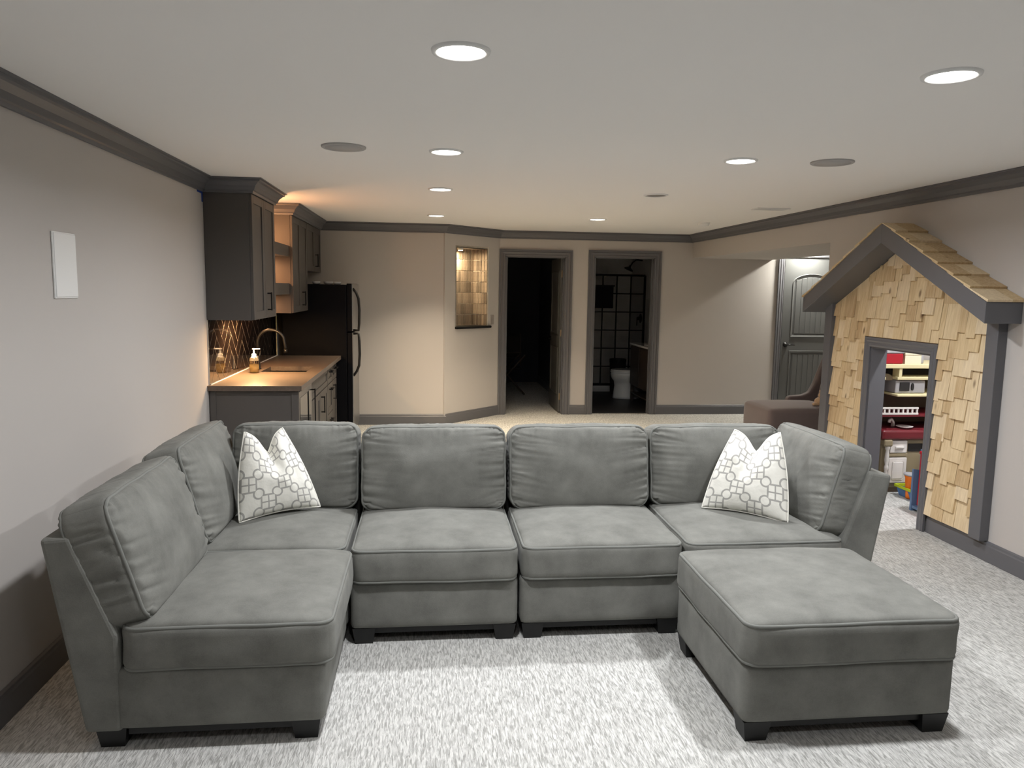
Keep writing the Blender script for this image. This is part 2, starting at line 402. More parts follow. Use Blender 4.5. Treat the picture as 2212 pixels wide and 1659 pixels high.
# soft upholstery box ------------------------------------------------------
class Soft:
    def __init__(s, size, r=.03, bulge=(.0, .0, .0), mtx=None, wr=None, seed=0.0, rnd=None):
        s.rnd = rnd      # (axis a, axis b, corner radius)
        s.h = [v / 2 for v in size]; s.r = r; s.b = bulge; s.m = mtx or Matrix(); s.wr = wr; s.seed = seed
    def pos(s, p):
        h, r = s.h, s.r
        q = [p[i] * h[i] for i in range(3)]
        if s.rnd:
            a, b, Rr = s.rnd
            da, db = abs(q[a]) - (h[a] - Rr), abs(q[b]) - (h[b] - Rr)
            if da > 0 and db > 0:
                k = max(da, db) / math.hypot(da, db)
                q[a] = math.copysign(h[a] - Rr + da * k, q[a]); q[b] = math.copysign(h[b] - Rr + db * k, q[b])
        if s.rnd:
            a, b, Rr = s.rnd; w_ = 3 - a - b
            # plan-inset by r with corner radius Rr - r, then round over towards the third axis
            m = max(abs(p[a]), abs(p[b]))
            ea = max(abs(q[a]) - (h[a] - Rr), 0.0); eb = max(abs(q[b]) - (h[b] - Rr), 0.0)
            L = math.hypot(ea, eb)
            nx_, ny_ = (ea / L, eb / L) if L > 1e-9 else (0.0, 0.0)
            dist = L - (Rr - r)                       # how far into the edge band
            e1 = max(0.0, dist); e2 = max(0.0, abs(q[w_]) - (h[w_] - r))
            v = Vector(q)
            if e1 > 0 and e2 > 0:
                k = max(e1, e2) / math.hypot(e1, e2)
                n1, n2 = e1 * k, e2 * k
                v[a] -= math.copysign(nx_ * (e1 - n1), q[a]); v[b] -= math.copysign(ny_ * (e1 - n1), q[b])
                v[w_] -= math.copysign(e2 - n2, q[w_])
        else:
            c = [max(-(h[i] - r), min(h[i] - r, q[i])) for i in range(3)]
            d = Vector([q[i] - c[i] for i in range(3)])
            L = d.length
            v = Vector(c) + (d * (r / L) if L > 1e-9 else d)
        f = [max(0.0, 1 - p[i] ** 2) for i in range(3)]
        for i in range(3):
            j, k = (i + 1) % 3, (i + 2) % 3
            v[i] += math.copysign(1, p[i]) * abs(p[i]) ** 6 * s.b[i] * (f[j] ** .6) * (f[k] ** .6)
        if s.wr: v += s.wr(p, v, s.seed)
        return s.m @ v
    def mesh(s, n):
        bm = NB(); V = {}
        def warp(i, N):
            t = 2 * i / N - 1
            return math.copysign(1 - (1 - abs(t)) ** 1.35, t) if t else 0.0
        def vert(ijk):
            if ijk not in V: V[ijk] = bm.verts.new(s.pos([warp(ijk[a], n[a]) for a in range(3)]))
            return V[ijk]
        for ax in range(3):
            u, v = (ax + 1) % 3, (ax + 2) % 3
            for side in (0, n[ax]):
                for i in range(n[u]):
                    for j in range(n[v]):
                        q = []
                        for di, dj in ((0, 0), (1, 0), (1, 1), (0, 1)):
                            k = [0, 0, 0]; k[ax] = side; k[u] = i + di; k[v] = j + dj; q.append(vert(tuple(k)))
                        bm.faces.new(q if side else q[::-1])
        return bm
    def loop(s, ax, side, N=36):
        """points round the border of one face (for piping)"""
        u, v = (ax + 1) % 3, (ax + 2) % 3; out = []
        per = [(-1, -1, 1, -1), (1, -1, 1, 1), (1, 1, -1, 1), (-1, 1, -1, -1)]
        for a, b, c, d in per:
            for t in range(N):
                f = t / N
                f = .5 - .5 * math.cos(PI * f) if False else f
                p = [0, 0, 0]; p[ax] = side; p[u] = a + (c - a) * f; p[v] = b + (d - b) * f
                rr = .055 / max(s.h[u], .05), .055 / max(s.h[v], .05)   # round the corners
                P2 = []
                for q_, lim in ((p[u], rr[0]), (p[v], rr[1])): P2.append(q_)
                du = max(0, abs(P2[0]) - (1 - rr[0])) / rr[0]; dv = max(0, abs(P2[1]) - (1 - rr[1])) / rr[1]
                out.append(s.pos(p))
        return out

def gathers(amp=.006, fr=5.0):
    """creases running in from the seams of a back cushion (x = width, z = height, y = thickness)"""
    def ridge(n): return -max(0.0, 1 - abs(n) * 4.2) ** 1.4
    def f(p, v, seed):
        x, y, z = p
        out = Vector((0, 0, 0)); sgn = -1 if y < 0 else 1
        if abs(y) > .96:     # front / back face
            for sx in (-1, 1):
                d = 1 - sx * x
                if d < .8:
                    slant = z * fr + d * (1.5 + .8 * math.sin(seed + z * 2)) + seed * 1.7
                    nz = noise.noise(Vector((slant, seed * 3.1 + sx * 7, d * .9)))
                    n2 = noise.noise(Vector((slant * 1.7, seed * 2.3 + sx * 5, d * .8)))
                    k = .35 + .65 * abs(noise.noise(Vector((z * 1.3 + seed, 4 + sx, seed)))) * 2
                    out.y += sgn * amp * (1.1 * ridge(nz) * k + .9 * n2) * math.exp(-d / .2) * min(1, d / .04)
            d = 1 - z
            if d < .6:
                nz = noise.noise(Vector((x * fr * 2.2 + seed, 11 + seed, d * .8)))
                out.y += sgn * amp * (.5 * ridge(nz) + .5 * nz) * math.exp(-d / .15) * min(1, d / .04)
            nz = noise.noise(Vector((x * 1.8 + seed, z * 1.5, seed * 2)))
            out.y += sgn * amp * 1.0 * nz * (1 - x * x) * (1 - z * z)
        elif abs(x) > .96:   # side boxing
            nz = noise.noise(Vector((z * fr * 1.5 + seed, y * .9, 5 + seed)))
            out.x += math.copysign(1, x) * amp * (.45 * ridge(nz) + .25 * nz) * (1 - z * z) * (1 - y * y)
        elif z > .96:
            nz = noise.noise(Vector((x * fr * 2.4 + seed, y * .9, 15 + seed)))
            out.z += amp * (.3 * ridge(nz) + .15 * nz) * (1 - x * x) * (1 - y * y)
        # wandering seam
        out.z += .005 * noise.noise(Vector((x * 2.3 + seed, 3, seed))) * max(0, z)
        out.x += .004 * noise.noise(Vector((z * 2.6 + seed, 9, seed))) * x
        return out
    return f
def seatwr(amp=.004):
    def f(p, v, seed):
        x, y, z = p
        out = Vector((0, 0, 0))
        if z > .9: out.z += amp * 2.2 * noise.noise(Vector((x * 1.7 + seed, y * 1.9, seed))) * (1 - x * x) ** .5 * (1 - y * y) ** .5
        else: out += Vector((x, y, 0)) * amp * .9 * noise.noise(Vector((x * 2 + seed, y * 2, z * 1.2 + seed)))
        out.z += .004 * noise.noise(Vector((x * 2 + seed, y * 2 + 4, seed)))
        return out
    return f

# ------------------------------------------------------------------ room shell
floor = struct('floor', B(-3.2, 6.2, YB - .1, 13.6, -.08, 0), CARPET, label='light grey carpet with a wavy line pattern')
bfloor = struct('floor_bath', B(2.0, 3.47, 9.87, 12.1, .001, .006), DARKTILE, label='dark tiled floor of the unlit bathroom')
bm = NB(); box(bm, -1.75, 6.2, YB - .1, 13.6, H, H + .08)
ceiling = struct('ceiling', bm, CEILP, label='smooth pale grey ceiling')
struct('wall_left', B(XL - .12, XL, YB, YFL + .6, 0, H), WALLP)
struct('wall_far_left', B(XL, DX0 - .0, YFL, YFL + .12, 0, H), WALLP)
struct('wall_back', B(XL - .12, XR + .12, YB - .12, YB, 0, H), WALLP)
# far wall with its three door openings
BD0, BD1, BT0, BT1, AD0, AD1, DTOP = .98, 1.76, 2.13, 2.93, 4.69, 5.50, 2.045
bm = NB()
for x0, x1 in ((DX1 - .05, BD0), (BD1, BT0), (BT1, AD0), (AD1, 5.9)): box(bm, x0, x1, YF, YF + .12, 0, H)
for x0, x1 in ((BD0, BD1), (BT0, BT1), (AD0, AD1)): box(bm, x0, x1, YF, YF + .12, DTOP + (.045 if x0 == AD0 else 0), H)
struct('wall_far', bm, WALLP)
# diagonal wall with the lit niche
dd = Vector((DX1 - DX0, YF - YFL, 0)); DL = dd.length; dd.normalize(); dn = Vector((dd.y, -dd.x, 0))   # dn points into the room
def DG(s, dep, z): return Vector((DX0, YFL, z)) + dd * s - dn * dep
NS0, NS1, NZ0, NZ1, ND = .182, .752, 1.162, 2.114, .235
def dbox(bm, s0, s1, d0, d1, z0, z1, bev=0.0):
    vs = [bm.verts.new(DG(s, d, z)) for z in (z0, z1) for s, d in ((s0, d0), (s1, d0), (s1, d1), (s0, d1))]
    fs = [bm.faces.new([vs[i] for i in f]) for f in ((3, 2, 1, 0), (4, 5, 6, 7), (0, 1, 5, 4), (1, 2, 6, 5), (2, 3, 7, 6), (3, 0, 4, 7))]
    bmesh.ops.recalc_face_normals(bm, faces=fs)
    if bev: bmesh.ops.bevel(bm, geom=list({e for f in fs for e in f.edges}), offset=bev, segments=2, affect='EDGES')
    return bm
bm = NB()
dbox(bm, -.02, NS0, 0, .12, 0, H); dbox(bm, NS1, DL + .02, 0, .12, 0, H); dbox(bm, NS0, NS1, 0, .12, 0, NZ0); dbox(bm, NS0, NS1, 0, .12, NZ1, H)
struct('wall_diagonal', bm, WALLP)
# right wall with the playhouse doorway, its end and the soffit over the alcove
PD0, PD1, PDT = 4.85, 5.57, 1.225
YE = 6.33
bm = NB(); box(bm, XR, XR + .1, YB, PD0, 0, H); box(bm, XR, XR + .1, PD1, YE, 0, H); box(bm, XR, XR + .1, PD0, PD1, PDT, H)
struct('wall_right', bm, WALLP)
struct('wall_soffit', B(XR, 4.52, YE - .0, YF, 2.06, H - .001), WALLP, label='dropped soffit over the alcove opening')
bm = NB(); box(bm, 5.75, 5.87, 4.0, YF, 0, H); box(bm, XR + .1, 5.75, 6.24, YE - .002, 0, H)
struct('wall_alcove', bm, WALLP)
bm = NB(); box(bm, XR + .1, 5.75, 4.05, 4.15, 0, H); box(bm, 4.75, 4.85, 4.15, 6.24, 0, H)
struct('wall_playroom', bm, WALLP)
# bedroom and bathroom shells, unlit
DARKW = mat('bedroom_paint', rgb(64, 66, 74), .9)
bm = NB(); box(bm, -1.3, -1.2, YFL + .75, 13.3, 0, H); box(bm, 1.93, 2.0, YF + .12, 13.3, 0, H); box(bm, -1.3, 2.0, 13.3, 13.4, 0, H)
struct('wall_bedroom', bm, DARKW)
bm = NB(); box(bm, 3.47, 3.57, YF + .12, 13.1, 0, H); box(bm, 2.0, 2.06, YF + .12, 13.1, 0, H)
struct('wall_bath', bm, BATHWALL)
struct('wall_shower', B(2.06, 3.47, 12.95, 13.05, 0, H), SHOWERT)

# mouldings
crown = [(0, -.098), (.012, -.098), (.014, -.082), (.024, -.076), (.034, -.05), (.058, -.026), (.072, -.02), (.074, -.008), (.088, -.006), (.088, 0), (0, 0)]
CF = -1.23; C1a, C1b, C2a = 5.63, 6.43, 7.24
cpath = [(XL, YB), (XL, C1a), (CF, C1a), (CF, C1b), (XL, C1b), (XL, C2a), (CF, C2a), (CF, YFL), (DX0, YFL), (DX1, YF), (XR, YF), (XR, YB)]
struct('trim_crown', sweep(NB(), cpath, crown, lambda x, y, h: (x, y, H - .0005 + h)), TRIM, label='charcoal crown moulding round the ceiling')
base = [(0, .001), (.016, .001), (.016, .098), (.011, .106), (.011, .118), (.004, .126), (0, .126)]
def baseboard(name, path): return struct(name, sweep(NB(), path, base, lambda x, y, h: (x, y, h)), TRIM)
CW = .082
e_ = dd * (DL - .0)
baseboard('baseboard_left', [(XL, YB), (XL, 5.6)])
baseboard('baseboard_far_left', [(-.83, YFL), (DX0, YFL), (DX1 - .012, YF - .012)])
baseboard('baseboard_far', [(BD1 + CW, YF), (BT0 - CW, YF)])
baseboard('baseboard_far_right', [(BT1 + CW, YF), (AD0 - CW, YF)])
baseboard('baseboard_right', [(XR, PD0 - .075), (XR, YB)])
baseboard('baseboard_right_end', [(XR + .1, YE), (XR, YE), (XR, PD1 + .075)])
baseboard('baseboard_bedroom', [(1.93, 13.3), (1.93, YF + .12)])
# door casings on the far wall
cas = [(0, 0), (0, .012), (.012, .016), (.02, .012), (.034, .013), (.046, .019), (.058, .014), (.064, .022), (CW, .024), (CW, 0)]
def casing(name, x0, x1, zt, y):
    p = [(x1, 0), (x1, zt), (x0, zt), (x0, 0)]
    return struct(name, sweep(NB(), p, cas, lambda a, b, h: (a, y - h, b)), TRIM)
casing('trim_bedroom_door', BD0, BD1, DTOP, YF)
casing('trim_bath_door', BT0, BT1, DTOP + .01, YF)
casing('trim_alcove_door', AD0, AD1, 2.10, YF)
def jamb(name, x0, x1, zt):
    bm = NB(); box(bm, x0 - .001, x0 + .018, YF - .002, YF + .122, 0, zt); box(bm, x1 - .018, x1 + .001, YF - .002, YF + .122, 0, zt); box(bm, x0, x1, YF - .002, YF + .122, zt - .018, zt + .001)
    box(bm, x0 + .018, x0 + .03, YF + .05, YF + .085, 0, zt - .018); box(bm, x1 - .03, x1 - .018, YF + .05, YF + .085, 0, zt - .018)
    return struct(name, bm, TRIM)
jamb('trim_bedroom_jamb', BD0, BD1, DTOP); jamb('trim_bath_jamb', BT0, BT1, DTOP + .01)

# door_1: bedroom door swung open
def panel_mould(bm, pts, mapf, wd=.03, t=.008):
    return sweep(bm, pts, [(0, 0), (.006, t), (.016, t * .4), (wd, -.003), (wd, 0)], mapf, closed=True)
door1 = struct('door_1', B(1.714, 1.749, YF + .126, YF + .126 + .765, .012, DTOP - .012, bev=.002), DOORP, label='charcoal bedroom door swung open into the dark room')
for k, (z0, z1) in enumerate(((.25, .85), (1.05, 1.85))):
    y0 = YF + .25; y1 = YF + .77
    obj('panel', panel_mould(NB(), [(y0, z0), (y1, z0), (y1, z1), (y0, z1)], lambda a, b, h: (1.714 - h, a, b)), DOORP, door1)
for z in (1.83, 1.06, .22):
    bm = NB(); box(bm, 1.722, 1.747, YF + .1235, YF + .126, z - .045, z + .045); tube(bm, [(1.751, YF + .121, z - .045), (1.751, YF + .121, z + .045)], .006)
    obj('hinge', bm, BRASS, door1, label='pale metal hinge')
bm = NB(); lathe(bm, [(.028, 0), (.028, .008), (.012, .014), (.012, .035)], 16, (1.714, YF + .82, .95), 'X')
bm.transform(Matrix.Translation((2 * 1.714, 0, 0)) @ Matrix.Scale(-1, 4, (1, 0, 0)))
box(bm, 1.672, 1.684, YF + .72, YF + .83, .942, .958, bev=.004)
obj('handle', bm, BLACK, door1)

# door_2: closed alcove door with arched panel
AY = YF + .004
door2 = struct('door_2', B(AD0 + .012, AD1 - .012, AY, AY + .04, .012, 2.085, bev=.003), DOORP, label='charcoal door with arched upper panel in the bright alcove')
def FYD(a, b, h): return (a, AY - h, b)
x0, x1 = AD0 + .13, AD1 - .13; xm = (x0 + x1) / 2
arch = [(x0, 1.04), (x1, 1.04), (x1, 1.76)] + [(xm + (x1 - xm) * math.cos(t), 1.76 + .125 * math.sin(t)) for t in [PI * k / 16 for k in range(1, 16)]] + [(x0, 1.76)]
obj('panel_moulding', sweep(NB(), arch[::-1], [(0, 0), (.006, .012), (.02, .006), (.04, -.002), (.04, 0)], FYD, closed=True), DOORP, door2)
rect = [(x0, .2), (x1, .2), (x1, .86), (x0, .86)]
obj('panel_moulding', sweep(NB(), rect[::-1], [(0, 0), (.006, .012), (.02, .006), (.04, -.002), (.04, 0)], FYD, closed=True), DOORP, door2)
nb = 6; bw = (x1 - x0 - .1) / nb
for (z0, z1, ar) in ((1.09, 1.75, True), (.25, .81, False)):
    for k in range(nb):
        a0 = x0 + .05 + k * bw; zt = z1
        if ar: u = ((a0 + bw / 2) - xm) / (x1 - xm); zt = z1 - .03 + .115 * math.sqrt(max(0, 1 - u * u))
        obj('plank', B(a0 + .003, a0 + bw - .003, AY - .006, AY + .002, z0, zt, bev=.002, seg=1), DOORP, door2)
bm = NB(); lathe(bm, [(.03, -.012), (.034, 0), (.03, .01), (.014, .016), (.013, .045)], 20, (AD0 + .075, AY, .94), 'Y')
bm.transform(Matrix.Translation((0, 2 * AY, 0)) @ Matrix.Scale(-1, 4, (0, 1, 0)))
tube(bm, [(AD0 + .07, AY - .045, .94), (AD0 + .13, AY - .048, .942), (AD0 + .19, AY - .045, .938)], [.009, .008, .006])
obj('handle', bm, BLACK, door2, smooth=True, label='black lever handle')

# ------------------------------------------------------------------ ceiling fixtures
def area(name, parent, loc, size, power, col, rot=(0, 0, 0), spread=PI, shape='DISK', size_y=None):
    l = bpy.data.lights.new(name, 'AREA'); l.shape = shape; l.size = size; l.energy = power; l.color = col; l.spread = spread
    if size_y: l.size_y = size_y
    o = bpy.data.objects.new(name, l); COL.objects.link(o)
    if parent is not None:
        o.parent = parent; o.location = Vector(loc) - parent.location
    else: o.location = loc
    o.rotation_euler = rot
    return o
def can_light(x, y, label, power, col, lit=True, group='recessed ceiling lights', spread=None):
    t = thing('recessed_light', label, 'ceiling light', (x, y, H - .004), 0, group)
    prof = [(.094, .004), (.092, -.003), (.082, -.006), (.076, -.003), (.076, .003)]
    bm = NB(); seg = 40; rings = []
    for r, h in prof: rings.append([bm.verts.new((r * math.cos(2 * PI * k / seg), r * math.sin(2 * PI * k / seg), h)) for k in range(seg)])
    for A, C in zip(rings, rings[1:]):
        for k in range(seg): bm.faces.new((A[k], A[(k + 1) % seg], C[(k + 1) % seg], C[k]))
    bmesh.ops.recalc_face_normals(bm, faces=bm.faces)
    obj('trim_ring', bm, WHITE, t, smooth=True, local=True)
    bm = NB(); lathe(bm, [(.0765, .002), (.0765, .0005), (.05, -.002), (.001, -.003)], 40)
    obj('lens', bm, LENS if lit else LENSOFF, t, smooth=True, local=True)
    if lit: area('lamp_light', t, (x, y, H - .014), .15, power, col, spread=spread or SPREAD)
    return t
can_light(.10, 2.50, 'large lit ceiling light nearest the camera, above the left seats', P_NEAR, NEAR_COL)
can_light(.095, 4.28, 'second lit ceiling light of the left row', P_NEAR, NEAR_COL)
can_light(.088, 5.87, 'third lit ceiling light of the left row', P_FAR * .45, (1, 1, .98))
can_light(.08, 7.97, 'farthest lit ceiling light of the left row', P_FAR, FAR_COL, spread=SPREAD_FAR)
can_light(1.743, 2.50, 'lit ceiling light at the upper right, above the ottoman', P_NEAR, NEAR_COL)
can_light(1.737, 4.24, 'lit ceiling light beside the right ceiling speaker', P_NEAR, NEAR_COL)
can_light(1.737, 5.855, 'switched-off recessed ceiling light in the right row', 0, FAR_COL, lit=False)
can_light(1.741, 7.93, 'lit ceiling light nearest the bathroom door', P_FAR, FAR_COL, spread=SPREAD_FAR)
for x in (.10, 1.743):  # unseen cans added on the grid to lift the ottoman front and carpet
    can_light(x, .72, ('left' if x < 1 else 'right') + ' one of the two unseen fill lights added behind the camera', P_BACK, NEAR_COL, group='added fill lights behind the camera')
def ceiling_disc(name, x, y, label, cat, r, group=None):
    t = thing(name, label, cat, (x, y, H - .006), 0, group)
    bm = NB(); lathe(bm, [(r, .006), (r, 0), (r - .004, -.003)], 48); obj('rim', bm, GRILLE, t, local=True)
    bm = NB(); lathe(bm, [(r - .006, .002), (r - .006, -.0028), (.001, -.0045)], 48); obj('grille', bm, GRILLE, t, smooth=True, local=True)
    return t
ceiling_disc('ceiling_speaker', -.447, 4.245, 'round grey ceiling speaker to the left of the light row', 'speaker', .117, 'ceiling speakers')
ceiling_disc('ceiling_speaker', 2.253, 4.195, 'round grey ceiling speaker near the right wall', 'speaker', .117, 'ceiling speakers')
t = thing('smoke_detector', 'small white smoke detector on the far ceiling', 'smoke detector', (2.916, 8.033, H - .035))
bm = NB(); lathe(bm, [(.06, .035), (.06, .012), (.05, 0), (.02, -.002)], 28); obj('body', bm, WHITE, t, smooth=False, local=True)
bm = NB(); lathe(bm, [(.068, .035), (.068, .026), (.061, .022)], 28); obj('base', bm, WHITE, t, local=True)
t = thing('ceiling_vent', 'small pale ceiling air vent near the right wall', 'vent', (2.987, 6.568, H))
bm = NB()
for a in ((-.15, -.13, -.07, .07), (.13, .15, -.07, .07), (-.13, .13, -.07, -.05), (-.13, .13, .05, .07)): box(bm, a[0], a[1], a[2], a[3], -.008, -.0005)
obj('frame', bm, WHITE, t, local=True)
obj('backing', B(-.13, .13, -.05, .05, -.002, -.0005), CLAM, t, local=True)
for k in range(6):
    obj('slat', B(-.13, .13, -.046 + k * .0165, -.038 + k * .0165, -.007, -.002), WHITE, t, local=True)

# wall items
t = thing('wall_speaker', 'white rectangular speaker panel on the left wall', 'speaker', (XL, 3.517, 1.69))
obj('frame', B(XL + .0005, XL + .008, 3.412, 3.622, 1.552, 1.833, bev=.003), WHITE, t)
obj('grille', B(XL + .006, XL + .012, 3.418, 3.616, 1.558, 1.827, bev=.003), WHITE, t)
t = thing('light_switch', 'grey light switch plate beside the lit niche', 'switch', tuple(DG(.853, 0, 1.236)))
bm = NB(); dbox(bm, .822, .884, -.006, -.0005, 1.176, 1.298, .002); obj('plate', bm, mat('switch_plate', rgb(150, 142, 136), .5), t)
bm = NB(); dbox(bm, .84, .866, -.009, -.005, 1.205, 1.27, .001); obj('rocker', bm, MATS['switch_plate'], t)
bm = NB(); box(bm, XL + .0005, XL + .0015, 5.60, 5.629, 2.19, 2.262); box(bm, XL + .0005, XL + .0015, 5.5, 5.6, 2.246, 2.258)
tag(obj('painters_tape', bm, TAPE), 'strip of blue painter\'s tape at the cabinet corner', 'tape')

# ------------------------------------------------------------------ lit niche
niche = struct('wall_niche', dbox(NB(), NS0 - .02, NS1 + .02, ND, ND + .02, NZ0 - .02, NZ1 + .02), NGROUT, label='tiled back of the lit wall niche')
bm = NB(); dbox(bm, NS0 - .02, NS0, .0, ND, NZ0 - .02, NZ1 + .02); dbox(bm, NS1, NS1 + .02, .0, ND, NZ0 - .02, NZ1 + .02)
dbox(bm, NS0, NS1, .0, ND, NZ1, NZ1 + .02); dbox(bm, NS0, NS1, .0, ND, NZ0 - .02, NZ0)
for v in bm.verts: pass
niche_box = struct('wall_niche_sides', bm, NGROUT)
rows = 7; th = (NZ1 - NZ0) / rows; tw = .0475
tile_me = None
def ntile(co, ang, wd, par):
    bm = NB(); box(bm, -wd / 2 + .0034, wd / 2 - .0034, -.004, .004, -th / 2 + .0034, th / 2 - .0034, bev=.0015, seg=1)
    me_key = 'niche_tile_%.4f' % wd
    me = bpy.data.meshes.get(me_key)
    if me is None:
        me = bpy.data.meshes.new(me_key); bm.to_mesh(me); me.materials.append(NTILE)
    bm.free()
    o = link('tile', me, None, par); o.location = co; o.rotation_euler = (0, 0, ang)
dang = math.atan2(dd.y, dd.x)
nbk = 12; tw = (NS1 - NS0) / nbk
for r in range(rows):
    for k in range(nbk): ntile(DG(NS0 + (k + .5) * tw, ND - .003, NZ0 + (r + .5) * th), dang, tw, niche)
    ns = 5; tws = (ND - .006) / ns
    for k in range(ns):
        ntile(DG(NS1 - .003, (k + .5) * tws, NZ0 + (r + .5) * th), dang + PI / 2, tws, niche_box)
        ntile(DG(NS0 + .003, (k + .5) * tws, NZ0 + (r + .5) * th), dang + PI / 2, tws, niche_box)
tag(obj('niche_sill', dbox(NB(), NS0 - .022, NS1 + .055, -.035, ND - .01, NZ0 - .026, NZ0 + .002, .004), BLACK), 'black sill below the lit tiled niche', 'sill')
t = thing('niche_light', 'small warm puck light in the top of the tiled niche', 'light', tuple(DG(NS0 + .2, .12, NZ1 - .03)))
bm = NB(); lathe(bm, [(.035, .03), (.035, .004), (.03, 0)], 20); obj('housing', bm, WHITE, t, local=True)
bm = NB(); lathe(bm, [(.03, .002), (.028, -.004), (.002, -.006)], 20); obj('lens', bm, LENSW, t, smooth=True, local=True)
p_ = DG(NS0 + .2, .12, NZ1 - .04)
area('lamp_light', t, p_, .06, 10.0, (1, .78, .5))

# ------------------------------------------------------------------ sofa sectional
def cushion_back(parent, mtx, wd, ht, tk, seed, amp=.006):
    s = Soft((wd - .006, tk, ht - .012), r=.024, bulge=(.002, .055, .014), mtx=mtx, wr=gathers(amp * 2.3, 5.5), seed=seed, rnd=(0, 2, .065))
    o = obj('back_cushion', s.mesh((96, 12, 72)), SOFA, parent, smooth=True)
    for side in (-1, 1): obj('piping', tube(NB(), s.loop(1, side, 44), .0068, 8, closed=True), SOFAPIPE, o, smooth=True)
    return o
def cushion_seat(parent, x0, x1, y0, y1, z0, z1, seed, crown=.03):
    crown *= 1.2
    x0 += .007; x1 -= .007
    s = Soft((x1 - x0, y1 - y0, z1 - z0), r=.024, rnd=(0, 1, .055), bulge=(.006, .006, crown), mtx=Matrix.Translation(((x0 + x1) / 2, (y0 + y1) / 2, (z0 + z1) / 2)), wr=seatwr(), seed=seed)
    # flatter underside so the cushion sits on its base
    q = s.pos
    def flat(p, q=q, z0=z0):
        v = q(p)
        if p[2] < 0: v.z = max(v.z, z0)
        return v
    s.pos = flat
    o = obj('seat_cushion', s.mesh((44, 44, 10)), SOFA, parent, smooth=True)
    for side in (-1, 1): obj('piping', tube(NB(), s.loop(2, side, 36), .0068, 8, closed=True), SOFAPIPE, o, smooth=True)
    return o
def sofa_base(parent, x0, x1, y0, y1, z0=.078, z1=.298, legs=None):
    s = Soft((x1 - x0, y1 - y0, z1 - z0), r=.014, rnd=(0, 1, .03), bulge=(.004, .004, 0), mtx=Matrix.Translation(((x0 + x1) / 2, (y0 + y1) / 2, (z0 + z1) / 2)))
    o = obj('base', s.mesh((20, 20, 8)), SOFA, parent, smooth=True)
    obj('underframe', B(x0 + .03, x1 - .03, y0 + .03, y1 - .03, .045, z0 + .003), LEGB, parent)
    for lx, ly in legs or ((x0 + .06, y0 + .06), (x1 - .06, y0 + .06), (x0 + .06, y1 - .06), (x1 - .06, y1 - .06)):
        bm = NB(); top = .052; bot = .04
        A = [bm.verts.new((lx + a * top, ly + b * top, z0)) for a, b in ((-1, -1), (1, -1), (1, 1), (-1, 1))]
        C = [bm.verts.new((lx + a * bot, ly + b * bot, 0)) for a, b in ((-1, -1), (1, -1), (1, 1), (-1, 1))]
        bm.faces.new(A); bm.faces.new(C[::-1])
        for i in range(4): bm.faces.new((A[i], C[i], C[(i + 1) % 4], A[(i + 1) % 4]))
        bmesh.ops.recalc_face_normals(bm, faces=bm.faces)
        obj('leg', bm, LEGB, parent)
    return o
def back_frame(parent, pts, mapf, a0, a1): return obj('back_frame', prism(NB(), pts, mapf, a0, a1, bev=.016, seg=3), SOFA, parent, smooth=False)
SG = 'grey sectional sofa pieces'
def lean(loc, rz, tilt):  # cushion frame: x = width, -y = front, z = up; tilt leans the top back (+y)
    return Matrix.Translation(loc) @ Matrix.Rotation(rz, 4, 'Z') @ Matrix.Rotation(-tilt, 4, 'X')
# left armless chair, facing +x
sA = thing('sectional_chair', 'grey armless sofa seat at the left, its side toward the camera', 'sofa', (-.75, 3.0, 0), 0, SG)
sofa_base(sA, -1.075, -.365, 2.62, 3.375, legs=((-1.1, 2.69), (-.435, 2.69), (-1.1, 3.31), (-.435, 3.31)))
cushion_seat(sA, -1.06, -.325, 2.612, 3.372, .292, .452, 1.3, .038)
LF = [(-1.178, .07), (-1.055, .07), (-1.055, .42), (-1.195, .775), (-1.292, .768)]
back_frame(sA, LF, XZ, 2.62, 3.375)
cushion_back(sA, lean((-1.098, 2.998, .655), PI / 2, math.radians(17)), .75, .47, .17, 3.7, .007)
# left corner
sB = thing('sectional_corner', 'grey corner sofa seat by the left wall, patterned pillow on it', 'sofa', (-.75, 3.8, 0), 0, SG)
sofa_base(sB, -1.06, -.362, 3.392, 4.14)
cushion_seat(sB, -1.055, -.362, 3.385, 4.05, .292, .45, 2.1, .034)
back_frame(sB, LF, XZ, 3.39, 4.27)
RF = [(4.10, .07), (4.225, .07), (4.31, .75), (4.225, .765), (4.10, .42)]
obj('back_frame', prism(NB(), RF, YZ, -1.05, -.36, bev=.016, seg=3), SOFA, sB)
cushion_back(sB, lean((-1.108, 3.80, .665), PI / 2, math.radians(16)), .78, .475, .17, 8.2, .007)
cushion_back(sB, lean((-.69, 4.108, .668), 0, math.radians(9)), .655, .46, .17, 5.1, .006)
# two middle seats
for k, (x0, x1, lab, sd) in enumerate(((-.352, .418, 'grey armless sofa seat in the middle row, left of the two', 6.3), (.424, 1.198, 'grey armless sofa seat in the middle row, right of the two', 12.9))):
    s_ = thing('sectional_module', lab, 'sofa', ((x0 + x1) / 2, 3.75, 0), 0, SG)
    sofa_base(s_, x0 + .003, x1 - .003, 3.36, 4.14)
    cushion_seat(s_, x0, x1, 3.335, 4.03, .296, .452, sd, .036)
    obj('back_frame', prism(NB(), RF, YZ, x0 + .003, x1 - .003, bev=.016, seg=3), SOFA, s_)
    cushion_back(s_, lean(((x0 + x1) / 2, 4.055, .662), 0, math.radians(10)), .765, .455, .19, sd * 1.7, .007)
